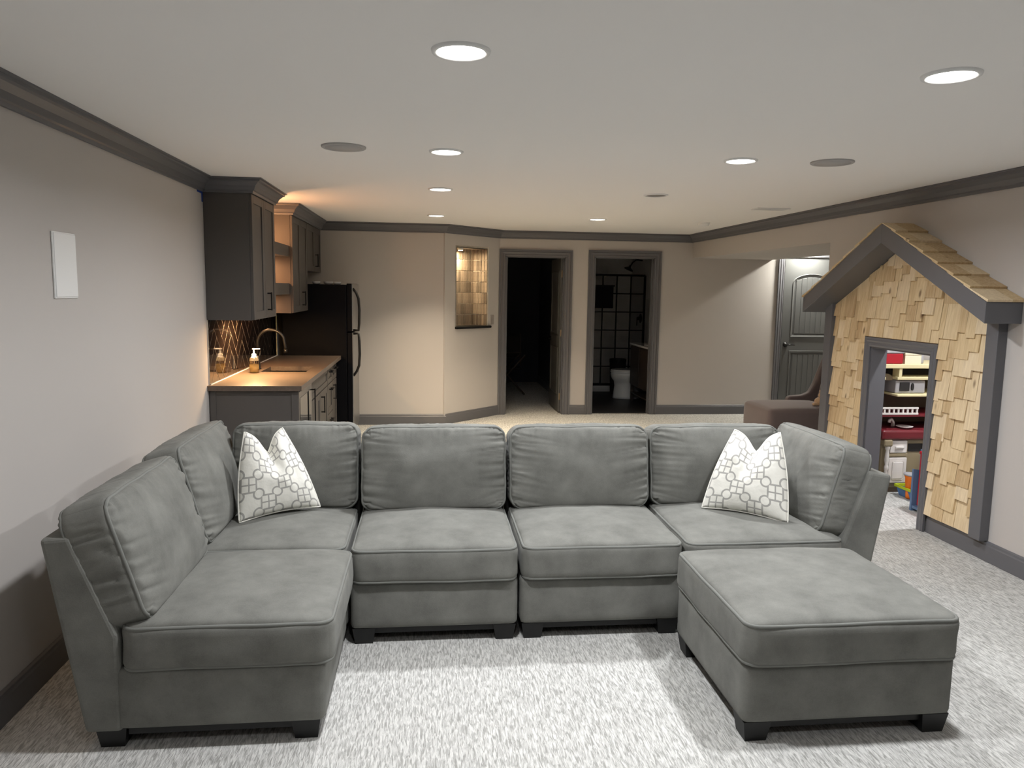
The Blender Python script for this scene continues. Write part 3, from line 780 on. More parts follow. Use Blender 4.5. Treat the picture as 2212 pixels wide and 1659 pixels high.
# right corner
sE = thing('sectional_corner', 'grey corner sofa seat at the right behind the ottoman', 'sofa', (1.65, 3.8, 0), 0, SG)
sofa_base(sE, 1.21, 2.06, 3.37, 4.14)
cushion_seat(sE, 1.205, 2.0, 3.35, 4.05, .292, .45, 4.4, .034)
GF = [(2.13, .07), (2.0, .07), (2.0, .40), (2.128, .772), (2.24, .752)]
back_frame(sE, GF, XZ, 3.405, 4.27)
obj('back_frame', prism(NB(), RF, YZ, 1.205, 2.0, bev=.016, seg=3), SOFA, sE)
cushion_back(sE, lean((1.585, 4.085, .658), 0, math.radians(9)), .755, .45, .17, 17.3, .007)
cushion_back(sE, lean((2.03, 3.79, .655), -PI / 2, math.radians(14)), .72, .47, .16, 21.4, .007)
# ottoman
sO = thing('ottoman', 'large square grey ottoman in the right foreground', 'ottoman', (1.53, 2.85, 0))
sofa_base(sO, 1.128, 1.938, 2.475, 3.235)
cushion_seat(sO, 1.108, 1.948, 2.452, 3.24, .30, .458, 9.6, .036)

# ------------------------------------------------------------------ pillows
def pillow(label, bl, br, tl, tr, vee, thick, seed):
    bl, br, tl, tr, vee = map(Vector, (bl, br, tl, tr, vee))
    t = thing('throw_pillow', label, 'pillow', tuple((bl + br) / 2), 0, 'patterned throw pillows')
    nrm = (br - bl).cross(tl - bl).normalized()
    if nrm.y > 0: nrm = -nrm
    N = 44
    def edge(u, v):          # u, v in 0..1 -> point in the pillow plane
        p = (bl * (1 - u) + br * u) * (1 - v) + (tl * (1 - u) + tr * u) * v
        c = (tl + tr) / 2; drop = vee - c
        k = math.exp(-((u - .5) / .17) ** 2 * .9)
        k = max(0, 1 - abs(u - .5) / .5) ** 1.15 * .55 + k * .45
        p = p + drop * k * (v ** 2.2)
        p = p + (br - bl) * (.06 * math.sin(PI * v) * (.5 - u) * -1.2)   # fuller flanks
        p.z += .018 * math.sin(PI * u) * (1 - v) ** 3
        return p
    def th_(u, v):
        a = (4 * u * (1 - u)) ; b = (4 * v * (1 - v))
        d = thick * (a ** .55) * (b ** .55)
        d *= 1 - .55 * math.exp(-((u - .5) / .12) ** 2) * max(0, (v - .45) / .55)       # the chop
        d += thick * .16 * noise.noise(Vector((u * 4 + seed, v * 3.4, seed))) * a * b
        d += thick * .05 * noise.noise(Vector((u * 11 + seed, v * 8, seed + 3))) * (a * b) ** .5
        return d
    bm = NB(); uvl = bm.loops.layers.uv.new('UVMap')
    grid = {}
    for side in (1, -1):
        for i in range(N + 1):
            for j in range(N + 1):
                u, v = i / N, j / N
                border = i in (0, N) or j in (0, N)
                if border and side == -1: grid[(side, i, j)] = grid[(1, i, j)]; continue
                grid[(side, i, j)] = bm.verts.new(edge(u, v) + nrm * (side * th_(u, v) * (1.0 if side > 0 else .75)))
        for i in range(N):
            for j in range(N):
                q = [(i, j), (i + 1, j), (i + 1, j + 1), (i, j + 1)]
                f = bm.faces.new([grid[(side, a, b)] for a, b in (q if side > 0 else q[::-1])])
                for lp, (a, b) in zip(f.loops, (q if side > 0 else q[::-1])): lp[uvl].uv = (a / N + seed * .13, b / N + seed * .07)
    bmesh.ops.recalc_face_normals(bm, faces=bm.faces)
    obj('cover', bm, PILLOW, t, smooth=True)
    pts = [edge(k / 30, 0) for k in range(30)] + [edge(1, k / 30) for k in range(30)] + [edge(1 - k / 30, 1) for k in range(30)] + [edge(0, 1 - k / 30) for k in range(30)]
    obj('piping', tube(NB(), pts, .004, 6, closed=True), PIPEM, t, smooth=True)
pillow('white and grey trellis pillow in the left sofa corner', (-.905, 3.70, .482), (-.55, 3.905, .498), (-.90, 3.83, .902), (-.735, 3.925, .905), (-.80, 3.87, .79), .085, 1.0)
pillow('white and grey trellis pillow in the right sofa corner', (1.44, 3.80, .492), (1.79, 3.54, .478), (1.615, 3.835, .902), (1.80, 3.70, .91), (1.70, 3.75, .80), .08, 2.3)

# ------------------------------------------------------------------ kitchen wall
# backsplash: glazed herringbone tiles
BY0, BY1, BZ0, BZ1 = 5.64, 8.08, .91, 1.372
bs = tag(obj('backsplash', B(XL + .0005, XL + .006, BY0, BY1, BZ0, BZ1), GROUT), 'dark glossy herringbone tile backsplash behind the sink', 'backsplash')
bs['kind'] = 'structure'
tl_w, n_ = .098, 3
c45 = math.cos(PI / 4)
def herring(a0, a1, b0, b1):
    g = .003
    bm = NB()
    pts = [(a0 + g, b0 + g), (a1 - g, b0 + g), (a1 - g, b1 - g), (a0 + g, b1 - g)]
    pts = [((p[0] - p[1]) * c45 + BY0, (p[0] + p[1]) * c45 + BZ0 - .3) for p in pts]
    if max(p[0] for p in pts) < BY0 + .02 or min(p[0] for p in pts) > BY1 - .02 or max(p[1] for p in pts) < BZ0 + .02 or min(p[1] for p in pts) > BZ1 - .02:
        bm.free(); return
    prism(bm, pts, YZ, XL + .004, XL + .0078)
    clip(bm, (0, BY0 + .001, 0), (0, -1, 0)); clip(bm, (0, BY1 - .001, 0), (0, 1, 0)); clip(bm, (0, 0, BZ0 + .001), (0, 0, -1)); clip(bm, (0, 0, BZ1 - .001), (0, 0, 1))
    if len(bm.faces) < 4: bm.free(); return
    bmesh.ops.recalc_face_normals(bm, faces=bm.faces)
    obj('tile', bm, TILEB, bs)
for i in range(-30, 50):
    for j in range(-6, 7):
        x_ = (i + 2 * n_ * j) * tl_w; y_ = i * tl_w
        herring(x_, x_ + n_ * tl_w, y_, y_ + tl_w)
        yv = (i - 2 * n_ + 1 + 2 * n_ * j) * tl_w; xv = i * tl_w
        herring(xv, xv + tl_w, yv, yv + n_ * tl_w)

def pull(parent, c, axis, L=.14, off=.03, nx=1):
    """bar pull on a face looking +x"""
    bm = NB(); x, y, z = c
    if axis == 'Z':
        box(bm, x + off - .005, x + off + .005, y - .006, y + .006, z - L / 2, z + L / 2, bev=.002, seg=1)
        for s in (-1, 1): box(bm, x, x + off, y - .005, y + .005, z + s * (L / 2 - .008) - .005, z + s * (L / 2 - .008) + .005)
    else:
        box(bm, x + off - .005, x + off + .005, y - L / 2, y + L / 2, z - .006, z + .006, bev=.002, seg=1)
        for s in (-1, 1): box(bm, x, x + off, y + s * (L / 2 - .008) - .005, y + s * (L / 2 - .008) + .005, z - .005, z + .005)
    return obj('handle', bm, BLKMET, parent, label='black bar handle')
def shaker(parent, name, x, y0, y1, z0, z1, fw=.06):
    """shaker front looking +x: recessed panel in a raised frame"""
    o = obj(name, B(x, x + .012, y0, y1, z0, z1), CAB, parent)
    bm = NB()
    fw2 = min(fw, (z1 - z0) * .28)
    for a in ((y0, y0 + fw, z0, z1), (y1 - fw, y1, z0, z1), (y0 + fw, y1 - fw, z0, z0 + fw2), (y0 + fw, y1 - fw, z1 - fw2, z1)): box(bm, x + .0115, x + .02, *a, bev=.0015, seg=1)
    obj('frame', bm, CAB, o)
    return o
# upper cabinets
def upper(label, y0, y1, z0, z1, doors, pulls):
    t = thing('wall_cabinet', label, 'cabinet', (XL, (y0 + y1) / 2, z0), 0, 'charcoal wall cabinets')
    obj('body', B(XL + .002, CF - .022, y0, y1, z0, z1), CAB, t)
    bm = NB(); box(bm, XL + .04, CF - .06, y0 - .006, y0 + .001, z0 + .05, z1 - .05)
    n = doors; wdt = (y1 - y0 - .006) / n; ds = []
    for k in range(n): ds.append(shaker(t, 'door', CF - .021, y0 + .003 + k * wdt + .0015, y0 + .003 + (k + 1) * wdt - .0015, z0 + .003, z1 - .003))
    bm.free()
    for (k, yy, zz) in pulls: pull(ds[k], (CF - .001, yy, zz), 'Z')
    return t
upper('tall charcoal wall cabinet nearest the camera, above the sink counter', C1a, C1b, 1.372, H - .098, 2, [(1, 6.10, 1.50)])
upper('charcoal wall cabinet with warm-lit side beyond the open shelves', C2a, 8.09, 1.372, H - .098, 2, [(1, 7.75, 1.50)])
upper('short charcoal wall cabinet above the refrigerator', 8.094, YFL - .004, 1.775, H - .098, 2, [(1, 8.66, 1.90)])
for z0, lab in ((1.885, 'upper floating shelf lit warm between wall cabinets'), (1.545, 'lower floating shelf lit warm between wall cabinets')):
    t = thing('floating_shelf', lab, 'shelf', (XL, 6.83, z0), 0, 'floating shelves')
    obj('top_board', B(XL + .002, CF - .055, C1b + .002, C2a - .002, z0 + .08, z0 + .1), CAB, t)
    obj('front_board', B(CF - .055, CF - .035, C1b + .002, C2a - .002, z0, z0 + .1, bev=.001), CAB, t)
    obj('bottom_board', B(XL + .002, CF - .055, C1b + .002, C2a - .002, z0, z0 + .02), CAB, t)
# warm sconce above the shelves and small strips
t = thing('wall_sconce', 'warm wall lamp hidden between the wall cabinets', 'lamp', (XL, 6.66, 2.07))
obj('backplate', B(XL + .001, XL + .012, 6.60, 6.72, 2.02, 2.12, bev=.004), BLKMET, t)
bm = NB(); lathe(bm, [(.022, -.05), (.024, -.02), (.02, -.012)], 20, (XL + .06, 6.66, 2.07)); obj('cup', bm, BLKMET, t, smooth=True)
bm = NB(); lathe(bm, [(.008, -.014), (.016, .0), (.016, .012), (.004, .024)], 16, (XL + .06, 6.66, 2.05)); obj('bulb', bm, LENSW, t, smooth=True)
bm = NB(); box(bm, XL + .01, XL + .03, 6.655, 6.665, 2.065, 2.075); obj('arm', bm, BLKMET, t)
pl = bpy.data.lights.new('lamp_light', 'POINT'); pl.energy = 27; pl.color = WARM; pl.shadow_soft_size = .035
lo = bpy.data.objects.new('lamp_light', pl); COL.objects.link(lo); lo.parent = t; lo.location = (.06, 0, 0)
t = thing('shelf_light_strip', 'warm light strip under the upper floating shelf', 'light', (XL + .06, 6.8, 1.878), 0, 'warm light strips')
obj('housing', B(XL + .04, XL + .06, 6.5, 7.15, 1.876, 1.8845), WHITE, t)
obj('lens', B(XL + .042, XL + .058, 6.5, 7.15, 1.873, 1.877), LENSW, t)
area('lamp_light', t, (XL + .05, 6.8, 1.871), .016, 12.0, WARM, shape='RECTANGLE', size_y=.64)
t = thing('shelf_light_strip', 'warm light strip under the lower floating shelf', 'light', (XL + .06, 6.8, 1.538), 0, 'warm light strips')
obj('housing', B(XL + .04, XL + .06, 6.5, 7.15, 1.536, 1.5445), WHITE, t)
obj('lens', B(XL + .042, XL + .058, 6.5, 7.15, 1.533, 1.537), LENSW, t)
area('lamp_light', t, (XL + .05, 6.8, 1.531), .016, 7.0, WARM, shape='RECTANGLE', size_y=.64)
t = thing('cabinet_light_strip', 'warm light strip under the near wall cabinet', 'light', (XL + .2, 6.05, 1.365), 0, 'warm light strips')
obj('housing', B(XL + .17, XL + .20, 6.0, 6.41, 1.366, 1.3715), WHITE, t)
obj('lens', B(XL + .173, XL + .197, 6.0, 6.41, 1.364, 1.3665), LENSW, t)
area('lamp_light', t, (XL + .185, 6.2, 1.3625), .024, 34.0, (1, .62, .3), shape='RECTANGLE', size_y=.4)

# base cabinets (fronts look +x)
BX = -.952; Y0 = 5.62
t = thing('cabinet_end_panel', 'plain charcoal end panel of the sink cabinets behind the sofa', 'panel', (-1.25, Y0, 0), 0)
obj('panel', B(XL + .002, BX + .02, Y0, Y0 + .02, 0, .868), CAB, t)
obj('stile', B(XL + .01, XL + .05, Y0 - .006, Y0, .1, .868), CAB, t); obj('stile', B(BX - .03, BX + .02, Y0 - .006, Y0, 0, .868), CAB, t)
t = thing('beverage_cooler', 'black glass-front beverage cooler at the near end of the counter', 'cooler', (-1.25, 6.0, 0))
obj('body', B(XL + .03, BX - .03, 5.66, 6.30, .02, .862), BLACK, t)
d_ = obj('door', B(BX - .028, BX + .012, 5.665, 6.295, .1, .85, bev=.003), STEEL, t)
obj('pane', B(BX + .0125, BX + .0145, 5.72, 6.24, .16, .80), DKGLASS, d_)
pull(d_, (BX + .012, 6.27, .55), 'Z', .5, .03)
def basecab(label, y0, y1, fronts):
    t = thing('base_cabinet', label, 'cabinet', (-1.25, (y0 + y1) / 2, 0), 0, 'charcoal base cabinets')
    if 'sink' in label:
        for a in ((XL + .002, BX - .0205, y0, y0 + .018, .1, .868), (XL + .002, BX - .0205, y1 - .018, y1, .1, .868), (XL + .002, XL + .014, y0 + .018, y1 - .018, .1, .868), (XL + .014, BX - .0205, y0 + .018, y1 - .018, .1, .118)):
            obj('carcass_board', B(*a), CAB, t)
    else: obj('body', B(XL + .002, BX - .0205, y0, y1, .1, .868), CAB, t)
    obj('toe_kick', B(XL + .002, BX - .08, y0, y1, 0, .1), BLACK, t)
    for nm, a0, a1, z0, z1, pl_ in fronts:
        f = shaker(t, nm, BX - .02, a0, a1, z0, z1, .055)
        if pl_: pull(f, (BX, pl_[1], pl_[2]), pl_[0], pl_[3] if len(pl_) > 3 else .13)
    return t
basecab('charcoal sink cabinet with false drawer front below the sink', 6.34, 7.38, [('drawer', 6.37, 7.37, .69, .855, None), ('door', 6.37, 6.868, .11, .68, None), ('door', 6.872, 7.37, .11, .68, ('Z', 6.93, .57, .15))])
basecab('narrow charcoal drawer cabinet in the middle of the counter run', 7.384, 7.73, [('drawer', 7.387, 7.727, .69, .855, ('Y', 7.557, .80, .12)), ('drawer', 7.387, 7.727, .40, .68, ('Y', 7.557, .63, .12)), ('drawer', 7.387, 7.727, .11, .39, ('Y', 7.557, .33, .12))])
basecab('charcoal base cabinet next to the refrigerator', 7.734, 8.085, [('drawer', 7.737, 8.08, .69, .855, ('Y', 7.91, .80, .12)), ('door', 7.737, 8.08, .11, .68, ('Z', 7.80, .57, .15))])
# countertop with sink cut-out
SY0, SY1, SX0, SX1 = 6.52, 6.96, -1.39, -1.02
t = thing('countertop', 'dark stone countertop lit warm, with an undermount sink', 'countertop', (-1.24, 6.8, .87))
bm = NB(); CX1 = -.905; CY0, CY1 = 5.585, 8.095
for a in ((XL + .001, CX1, CY0, SY0), (XL + .001, CX1, SY1, CY1), (XL + .001, SX0, SY0, SY1), (SX1, CX1, SY0, SY1)): box(bm, *a, .87, .907)
bmesh.ops.remove_doubles(bm, verts=bm.verts, dist=1e-5)
obj('slab', bm, COUNTER, t)
bm = NB(); r_ = .012
box(bm, SX0 - r_, SX1 + r_, SY0 - r_, SY1 + r_, .70, .712)
for a in ((SX0 - r_, SX0, SY0 - r_, SY1 + r_), (SX1, SX1 + r_, SY0 - r_, SY1 + r_), (SX0, SX1, SY0 - r_, SY0), (SX0, SX1, SY1, SY1 + r_)): box(bm, *a, .712, .869)
tag(obj('sink', bm, BLKMET), 'dark undermount sink bowl in the countertop', 'sink')
tag(obj('caulk_strip', B(XL + .011, XL + .016, BY0, CY1, .9072, .912), WHITE), 'thin pale caulk line along the backsplash foot', 'trim')
tag(obj('splash_edge', B(XL + .0005, XL + .012, 8.081, 8.092, .9072, 1.372), CREAM), 'pale tile edge strip at the end of the backsplash', 'trim')
# faucet
fx, fy = -1.455, 6.74
t = thing('faucet', 'black gooseneck faucet arching over the sink', 'faucet', (fx, fy, .907))
bm = NB(); lathe(bm, [(.028, 0), (.028, .006), (.022, .012), (.02, .11), (.016, .118)], 20, (fx, fy, .907)); obj('base', bm, BLKMET, t, smooth=True)
R = .115
pts = [(fx, fy, 1.01), (fx, fy, 1.13)] + [(fx + R - R * math.cos(a), fy, 1.13 + R * math.sin(a)) for a in [PI * k / 14 for k in range(1, 13)]]
pts += [(fx + 2 * R + .003, fy, 1.10), (fx + 2 * R + .004, fy, 1.075)]
obj('spout', tube(NB(), pts, .0125, 12), BLKMET, t, smooth=True)
bm = NB(); tube(bm, [(fx + 2 * R + .004, fy, 1.078), (fx + 2 * R + .005, fy, 1.045)], [.016, .014], 12); obj('nozzle', bm, BLKMET, t, smooth=True)
bm = NB(); tube(bm, [(fx, fy + .02, .985), (fx, fy + .05, .99), (fx + .005, fy + .065, 1.03), (fx + .01, fy + .07, 1.06)], [.01, .01, .007, .005], 10); obj('lever', bm, BLKMET, t, smooth=True)
# soap bottle
sx_, sy_ = -1.42, 6.44
t = thing('soap_bottle', 'clear amber soap bottle with white pump on the counter', 'bottle', (sx_, sy_, .9075))
bm = NB(); lathe(bm, [(.03, 0), (.036, .004), (.037, .012), (.037, .105), (.033, .122), (.018, .135), (.016, .145)], 24, (sx_, sy_, .9075)); obj('bottle', bm, SOAPG, t, smooth=True)
bm = NB(); lathe(bm, [(.031, 0), (.032, .07)], 20, (sx_, sy_, .9115)); obj('liquid', bm, mat('soap_liquid', rgb(196, 172, 122), .2), t, smooth=True)
bm = NB(); lathe(bm, [(.031, .10), (.03, .122), (.019, .137), (.019, .155), (.008, .16), (.007, .19), (.013, .192), (.013, .2)], 20, (sx_, sy_, .9075))
box(bm, sx_ - .01, sx_ + .05, sy_ - .006, sy_ + .006, 1.099, 1.109, bev=.002, seg=1); obj('pump', bm, WHITE, t, label='white pump top')
# refrigerator
FX0, FX1, FXD, FY0, FY1, FT = -1.50, -.845, -.782, 8.115, 8.80, 1.655
t = thing('refrigerator', 'black-sided refrigerator with stainless doors by the far wall', 'refrigerator', (-1.17, 8.46, 0))
obj('body', B(FX0, FX1, FY0, FY1, .03, FT - .012, bev=.006), FRIDGEB, t)
obj('foot_grille', B(FX0 + .05, FX1 + .02, FY0 + .02, FY1 - .02, 0, .09), BLACK, t)
for nm, z0, z1 in (('freezer_door', 1.16, FT), ('main_door', .10, 1.145)):
    d_ = obj(nm, B(FX1 + .003, FXD - .008, FY0, FY1, z0, z1, bev=.006), FRIDGEB, t)
    obj('steel_face', B(FXD - .0085, FXD, FY0 + .002, FY1 - .002, z0 + .003, z1 - .003, bev=.003), STEEL, d_, label='stainless door face')
    if nm == 'freezer_door': zz = (1.17, 1.24, 1.38, 1.5, 1.56, 1.605)
    else: zz = (1.135, 1.06, .92, .8, .74, .69)
    hy = FY0 + .04
    pts = [(FXD + .002, hy, zz[0]), (FXD + .055, hy, zz[0]), (FXD + .062, hy, zz[1]), (FXD + .066, hy, zz[2]), (FXD + .058, hy, zz[3]), (FXD + .035, hy, zz[4]), (FXD, hy, zz[5])]
    obj('handle', tube(NB(), pts, .0135, 10), BLACK, d_, smooth=True, label='curved black door handle')
for k, (x, y, r) in enumerate(((-1.19, 8.42, .045), (-1.07, 8.5, .055), (-.98, 8.5, .045))):
    bm = NB(); lathe(bm, [(r * .6, 0), (r * .9, .012), (r, .03), (r * .97, .03), (r * .8, .014), (.002, .01)], 20, (x, y, FT - .0115))
    tag(obj('small_bowl', bm, WHITEG, smooth=True), ('left' if k == 0 else 'middle' if k == 1 else 'right') + ' one of three small pale bowls on top of the refrigerator', 'bowl', 'bowls on the refrigerator')

# ------------------------------------------------------------------ playhouse facade on the right wall
FX = 3.405
ph = thing('playhouse', 'small house front of cedar shingles and charcoal trim around a low doorway', 'playhouse', (XR, 5.2, 0))
PY0, PY1, PKY, PKZ, EZ = 4.31, 6.12, 5.20, 2.125, 1.59
RX0 = 3.195
slope = (PKZ - EZ) / 1.09
def roofz(y): return PKZ - slope * abs(y - PKY)
pts = [(PY0 - .08, .13), (PY1 + .08, .13), (PY1 + .08, roofz(PY1 + .08) - .14), (PKY, PKZ - .15), (PY0 - .08, roofz(PY0 - .08) - .14)]
# backing sheet in three parts round the doorway
for a0, a1, z0 in ((PY0 - .05, PD0 - .03, .127), (PD1 + .03, PY1 + .05, .127), (PD0 - .03, PD1 + .03, PDT + .03)):
    bm = NB(); box(bm, FX + .008, XR - .0005, a0, a1, z0, 2.3)
    clip(bm, (0, PKY, PKZ - .1), (0, slope, 1)); clip(bm, (0, PKY, PKZ - .1), (0, -slope, 1))
    obj('backing_board', bm, CEDAR, ph)
for y0, y1 in ((PY0 - .1, PY0), (PY1, PY1 + .105)):
    bm = NB(); box(bm, 3.368, XR - .0005, y0, y1, .127, 1.9, bev=.003); clip(bm, (0, PKY, PKZ - .1), (0, slope, 1)); clip(bm, (0, PKY, PKZ - .1), (0, -slope, 1))
    obj('corner_post', bm, TRIM, ph)
# roof slabs (fascia + soffit)
TK = .125
for s in (-1, 1):
    ye = PKY + s * 1.09
    p = [(PKY, PKZ), (ye, EZ), (ye, EZ - TK), (PKY, PKZ - TK - .012)]
    obj('roof_board', prism(NB(), p, YZ, RX0, XR - .0005, bev=.002, seg=1), TRIM, ph)
# roof shingles
for s in (-1, 1):
    L = math.hypot(1.09, PKZ - EZ); nrow = 7; ex = L / nrow
    ca, sa = 1.09 / L, (PKZ - EZ) / L
    for r in range(nrow):
        d1 = (r + 1) * ex + .012; d0 = max(0.0, d1 - ex - .06)
        cuts = [RX0 - .006, RX0 + random.uniform(.07, .17), XR - .0008] if random.random() < .75 else [RX0 - .006, XR - .0008]
        for x0, x1 in zip(cuts, cuts[1:]):
            t0, t1 = .004, .022
            def P(d, h): return (PKY + s * (d * ca + h * sa), PKZ - d * sa + h * ca)
            q = [P(d0, .001), P(d1, .001 + .006), P(d1, t1), P(d0, t0)]
            obj('roof_shingle', prism(NB(), q, YZ, x0 + .001, x1 - .001), CEDAR, ph)
# wall shingles: ragged courses of random widths, each shingle a little proud of the one above
random.seed(21)
def shingle(y0, y1, zb, zt, xo):
    if y1 - y0 < .012: return
    bm = NB()
    q = [(FX + .008 - .001, zt), (FX - .002 - xo, zb), (FX + .008 - xo * .2, zb), (FX + .0085, zt)]
    prism(bm, [(a, b) for a, b in q], lambda u, v, a: (u, a, v), y0 + .0008, y1 - .0008)
    top = PKZ - TK - .013
    clip(bm, (0, PKY, top), (0, slope, 1)); clip(bm, (0, PKY, top), (0, -slope, 1)); clip(bm, (0, 0, .128), (0, 0, -1))
    if len(bm.faces) < 5: bm.free(); return
    bmesh.ops.recalc_face_normals(bm, faces=bm.faces)
    obj('shingle', bm, CEDAR, ph)
def courses(y0, y1, z0, z1):
    ex = .14; r = 0; z = z0
    while z < z1 + ex:
        y = y0
        while y < y1 - .001:
            wd = random.choice((.062, .078, .09, .105, .118, .13)) * random.uniform(.92, 1.08)
            if y1 - (y + wd) < .04: wd = y1 - y
            zb = z + random.choice((-.05, -.03, 0, 0, .025, .05)) if r else z0
            xo = random.uniform(.008, .018)
            shingle(y, y + wd, max(zb, z0), zb + ex + .09, xo)
            y += wd
        z += ex; r += 1
courses(PY0, PD0 - .072, .13, 1.36); courses(PD1 + .072, PY1, .13, 1.36); courses(PD0 - .072, PD1 + .072, PDT + .078, 1.95)
for a in ((PY0, PD0 - .072), (PD1 + .072, PY1)):
    pass
# doorway casing and lining
pcas = [(0, 0), (0, .014), (.014, .018), (.022, .013), (.036, .014), (.048, .02), (.058, .014), (.072, .016), (.072, 0)]
obj('door_casing', sweep(NB(), [(PD0, .001), (PD0, PDT), (PD1, PDT), (PD1, .001)], [(-o, h) for o, h in pcas], lambda a, b, h: (FX + .002 - h, a, b)), TRIM, ph)
bm = NB(); box(bm, FX + .001, XR + .102, PD0 - .0, PD0 + .012, 0.001, PDT); box(bm, FX + .001, XR + .102, PD1 - .012, PD1, .001, PDT); box(bm, FX + .001, XR + .102, PD0 + .012, PD1 - .012, PDT - .012, PDT)
obj('door_lining', bm, TRIM, ph)

# ------------------------------------------------------------------ toys behind the doorway
TY = 5.78
tk = thing('toy_kitchen', 'cream and maroon plastic toy kitchen inside the playhouse doorway', 'toy kitchen', (3.95, TY + .15, 0))
TX0, TX1 = 3.70, 4.40
obj('cabinet_body', B(TX0, TX1, TY + .02, 6.2, .04, .45, bev=.01), TAUPE, tk)
obj('foot_board', B(TX0 + .05, TX1, TY + .03, 6.2, 0, .045), TAUPED, tk)
obj('worktop', B(TX0 - .03, TX1 + .02, TY - .03, 6.2, .45, .53, bev=.02, seg=3), MAROON, tk)
obj('worktop_inlay', B(TX0 + .03, TX1 - .02, TY + .02, TY + .2, .528, .534, bev=.002), MAROON, tk)
obj('back_panel', B(TX0 - .02, TX1, 6.16, 6.22, .5, 1.06), TAUPED, tk)
for x in (TX0 - .02, TX1 - .03): obj('side_panel', B(x, x + .05, TY + .25, 6.2, .53, 1.04), TAUPE, tk)
dr = obj('drawer', B(3.762, 3.91, TY - .005, TY + .03, .335, .44, bev=.008), TOYWHITE, tk)
obj('drawer_pull', B(3.80, 3.875, TY - .02, TY, .375, .395, bev=.006), TOYWHITE, dr)
obj('rail_strip', B(3.755, 3.92, TY - .004, TY + .03, .305, .332, bev=.004), TAUPE, tk)
dr = obj('door', B(3.757, 3.915, TY - .005, TY + .03, .085, .298, bev=.006), TOYWHITE, tk)
obj('door_panel', B(3.787, 3.885, TY - .014, TY, .115, .268, bev=.012), TOYWHITE, dr)
# turned post
bm = NB()
pr = [(.016, .06), (.016, .09), (.011, .10), (.017, .115), (.019, .16), (.012, .19), (.016, .2), (.018, .215), (.016, .23), (.012, .24), (.019, .28), (.016, .33), (.012, .36), (.018, .375), (.02, .39), (.016, .405), (.017, .415)]
lathe(bm, pr, 16, (3.732, TY - .012, 0)); obj('turned_post', bm, TOYWHITE, tk, smooth=True)
obj('post_block', B(3.69, 3.765, TY - .035, TY + .03, .395, .452, bev=.012), TAUPE, tk)
obj('post_block', B(3.712, 3.752, TY - .03, TY + .03, 0, .06, bev=.005), TAUPE, tk)
obj('oven_recess', B(3.93, 4.10, TY + .014, TY + .022, .345, .41), CLAM, tk)
obj('top_shelf', B(TX0 - .05, TX1, TY + .02, 6.2, 1.03, 1.066, bev=.006), CREAM, tk)
obj('middle_shelf', B(3.80, TX1, TY + .03, 6.2, .935, .96, bev=.005), CREAM, tk)
obj('middle_shelf', B(TX0 - .05, 3.70, TY + .03, 6.2, .935, .96, bev=.005), CREAM, tk)
pa = [(3.66, .935)] + [(3.68 + .14 * (1 - math.cos(PI * k / 12)) / 2 * 1.0, .938 + .035 * math.sin(PI * k / 12)) for k in range(13)] + [(3.83, .935), (3.83, .91), (3.66, .91)]
obj('arch_trim', prism(NB(), [(3.66, .94)] + [(3.69 + .12 * k / 12, .945 + .035 * math.sin(PI * k / 12)) for k in range(13)] + [(3.84, .94), (3.84, .925), (3.66, .925)], XZ, TY + .1, TY + .13), TAUPE, tk)
for x in (3.648, 3.81): obj('shelf_post', B(x, x + .028, TY + .03, TY + .12, .955, 1.035, bev=.003), CREAM, tk)
obj('dark_back', B(3.66, TX1, TY + .2, TY + .21, .955, 1.035), CLAM, tk)
obj('microwave_shelf', B(3.79, TX1, TY + .0, 6.18, .80, .822, bev=.008), CREAM, tk)
mwv = obj('microwave', B(3.80, 4.06, TY + .05, TY + .25, .824, .93, bev=.008), GREYP, tk)
obj('window', B(3.835, 3.92, TY + .042, TY + .052, .843, .915, bev=.004), CLAM, mwv)
obj('knob', prism(NB(), [(3.945 + .012 * math.cos(a), .878 + .03 * math.sin(a)) for a in [2 * PI * k / 16 for k in range(16)]], XZ, TY + .04, TY + .052), CLAM, mwv)
obj('clock_panel', B(3.60, 3.69, TY + .06, TY + .09, .84, .935, bev=.005), CLAM, tk)
# white spindle rail
bm = NB(); rz0, rz1 = .655, .715; rx0, rx1 = 3.60, 3.985; ry = TY - .0
box(bm, rx0, rx1, ry, ry + .018, rz0, rz0 + .014); box(bm, rx0, rx1, ry, ry + .018, rz1 - .014, rz1)
rail = obj('spindle_rail', bm, TOYWHITE, tk)
for k in range(10): obj('spindle', B(rx0 + .008 + k * .0402, rx0 + .02 + k * .0402, ry + .003, ry + .015, rz0 + .013, rz1 - .013), TOYWHITE, rail)
obj('upper_ledge', B(TX0 - .1, TX1, TY + .004, 6.18, .635, .654, bev=.004), MAROON, tk)
bm = NB(); tube(bm, [(3.86, TY + .14, .53), (3.855, TY + .13, .565), (3.83, TY + .1, .585), (3.805, TY + .08, .605), (3.785, TY + .07, .60), (3.78, TY + .068, .578)], [.016, .014, .012, .012, .012, .012], 10); obj('toy_faucet', bm, TOYWHITE, tk, smooth=True)
bm = NB(); lathe(bm, [(.025, 0), (.06, .012), (.066, .018), (.06, .018), (.02, .006)], 24, (3.905, TY + .05, .5345)); tag(obj('toy_plate', bm, TOYWHITE, smooth=True), 'white toy plate on the maroon toy worktop', 'plate')
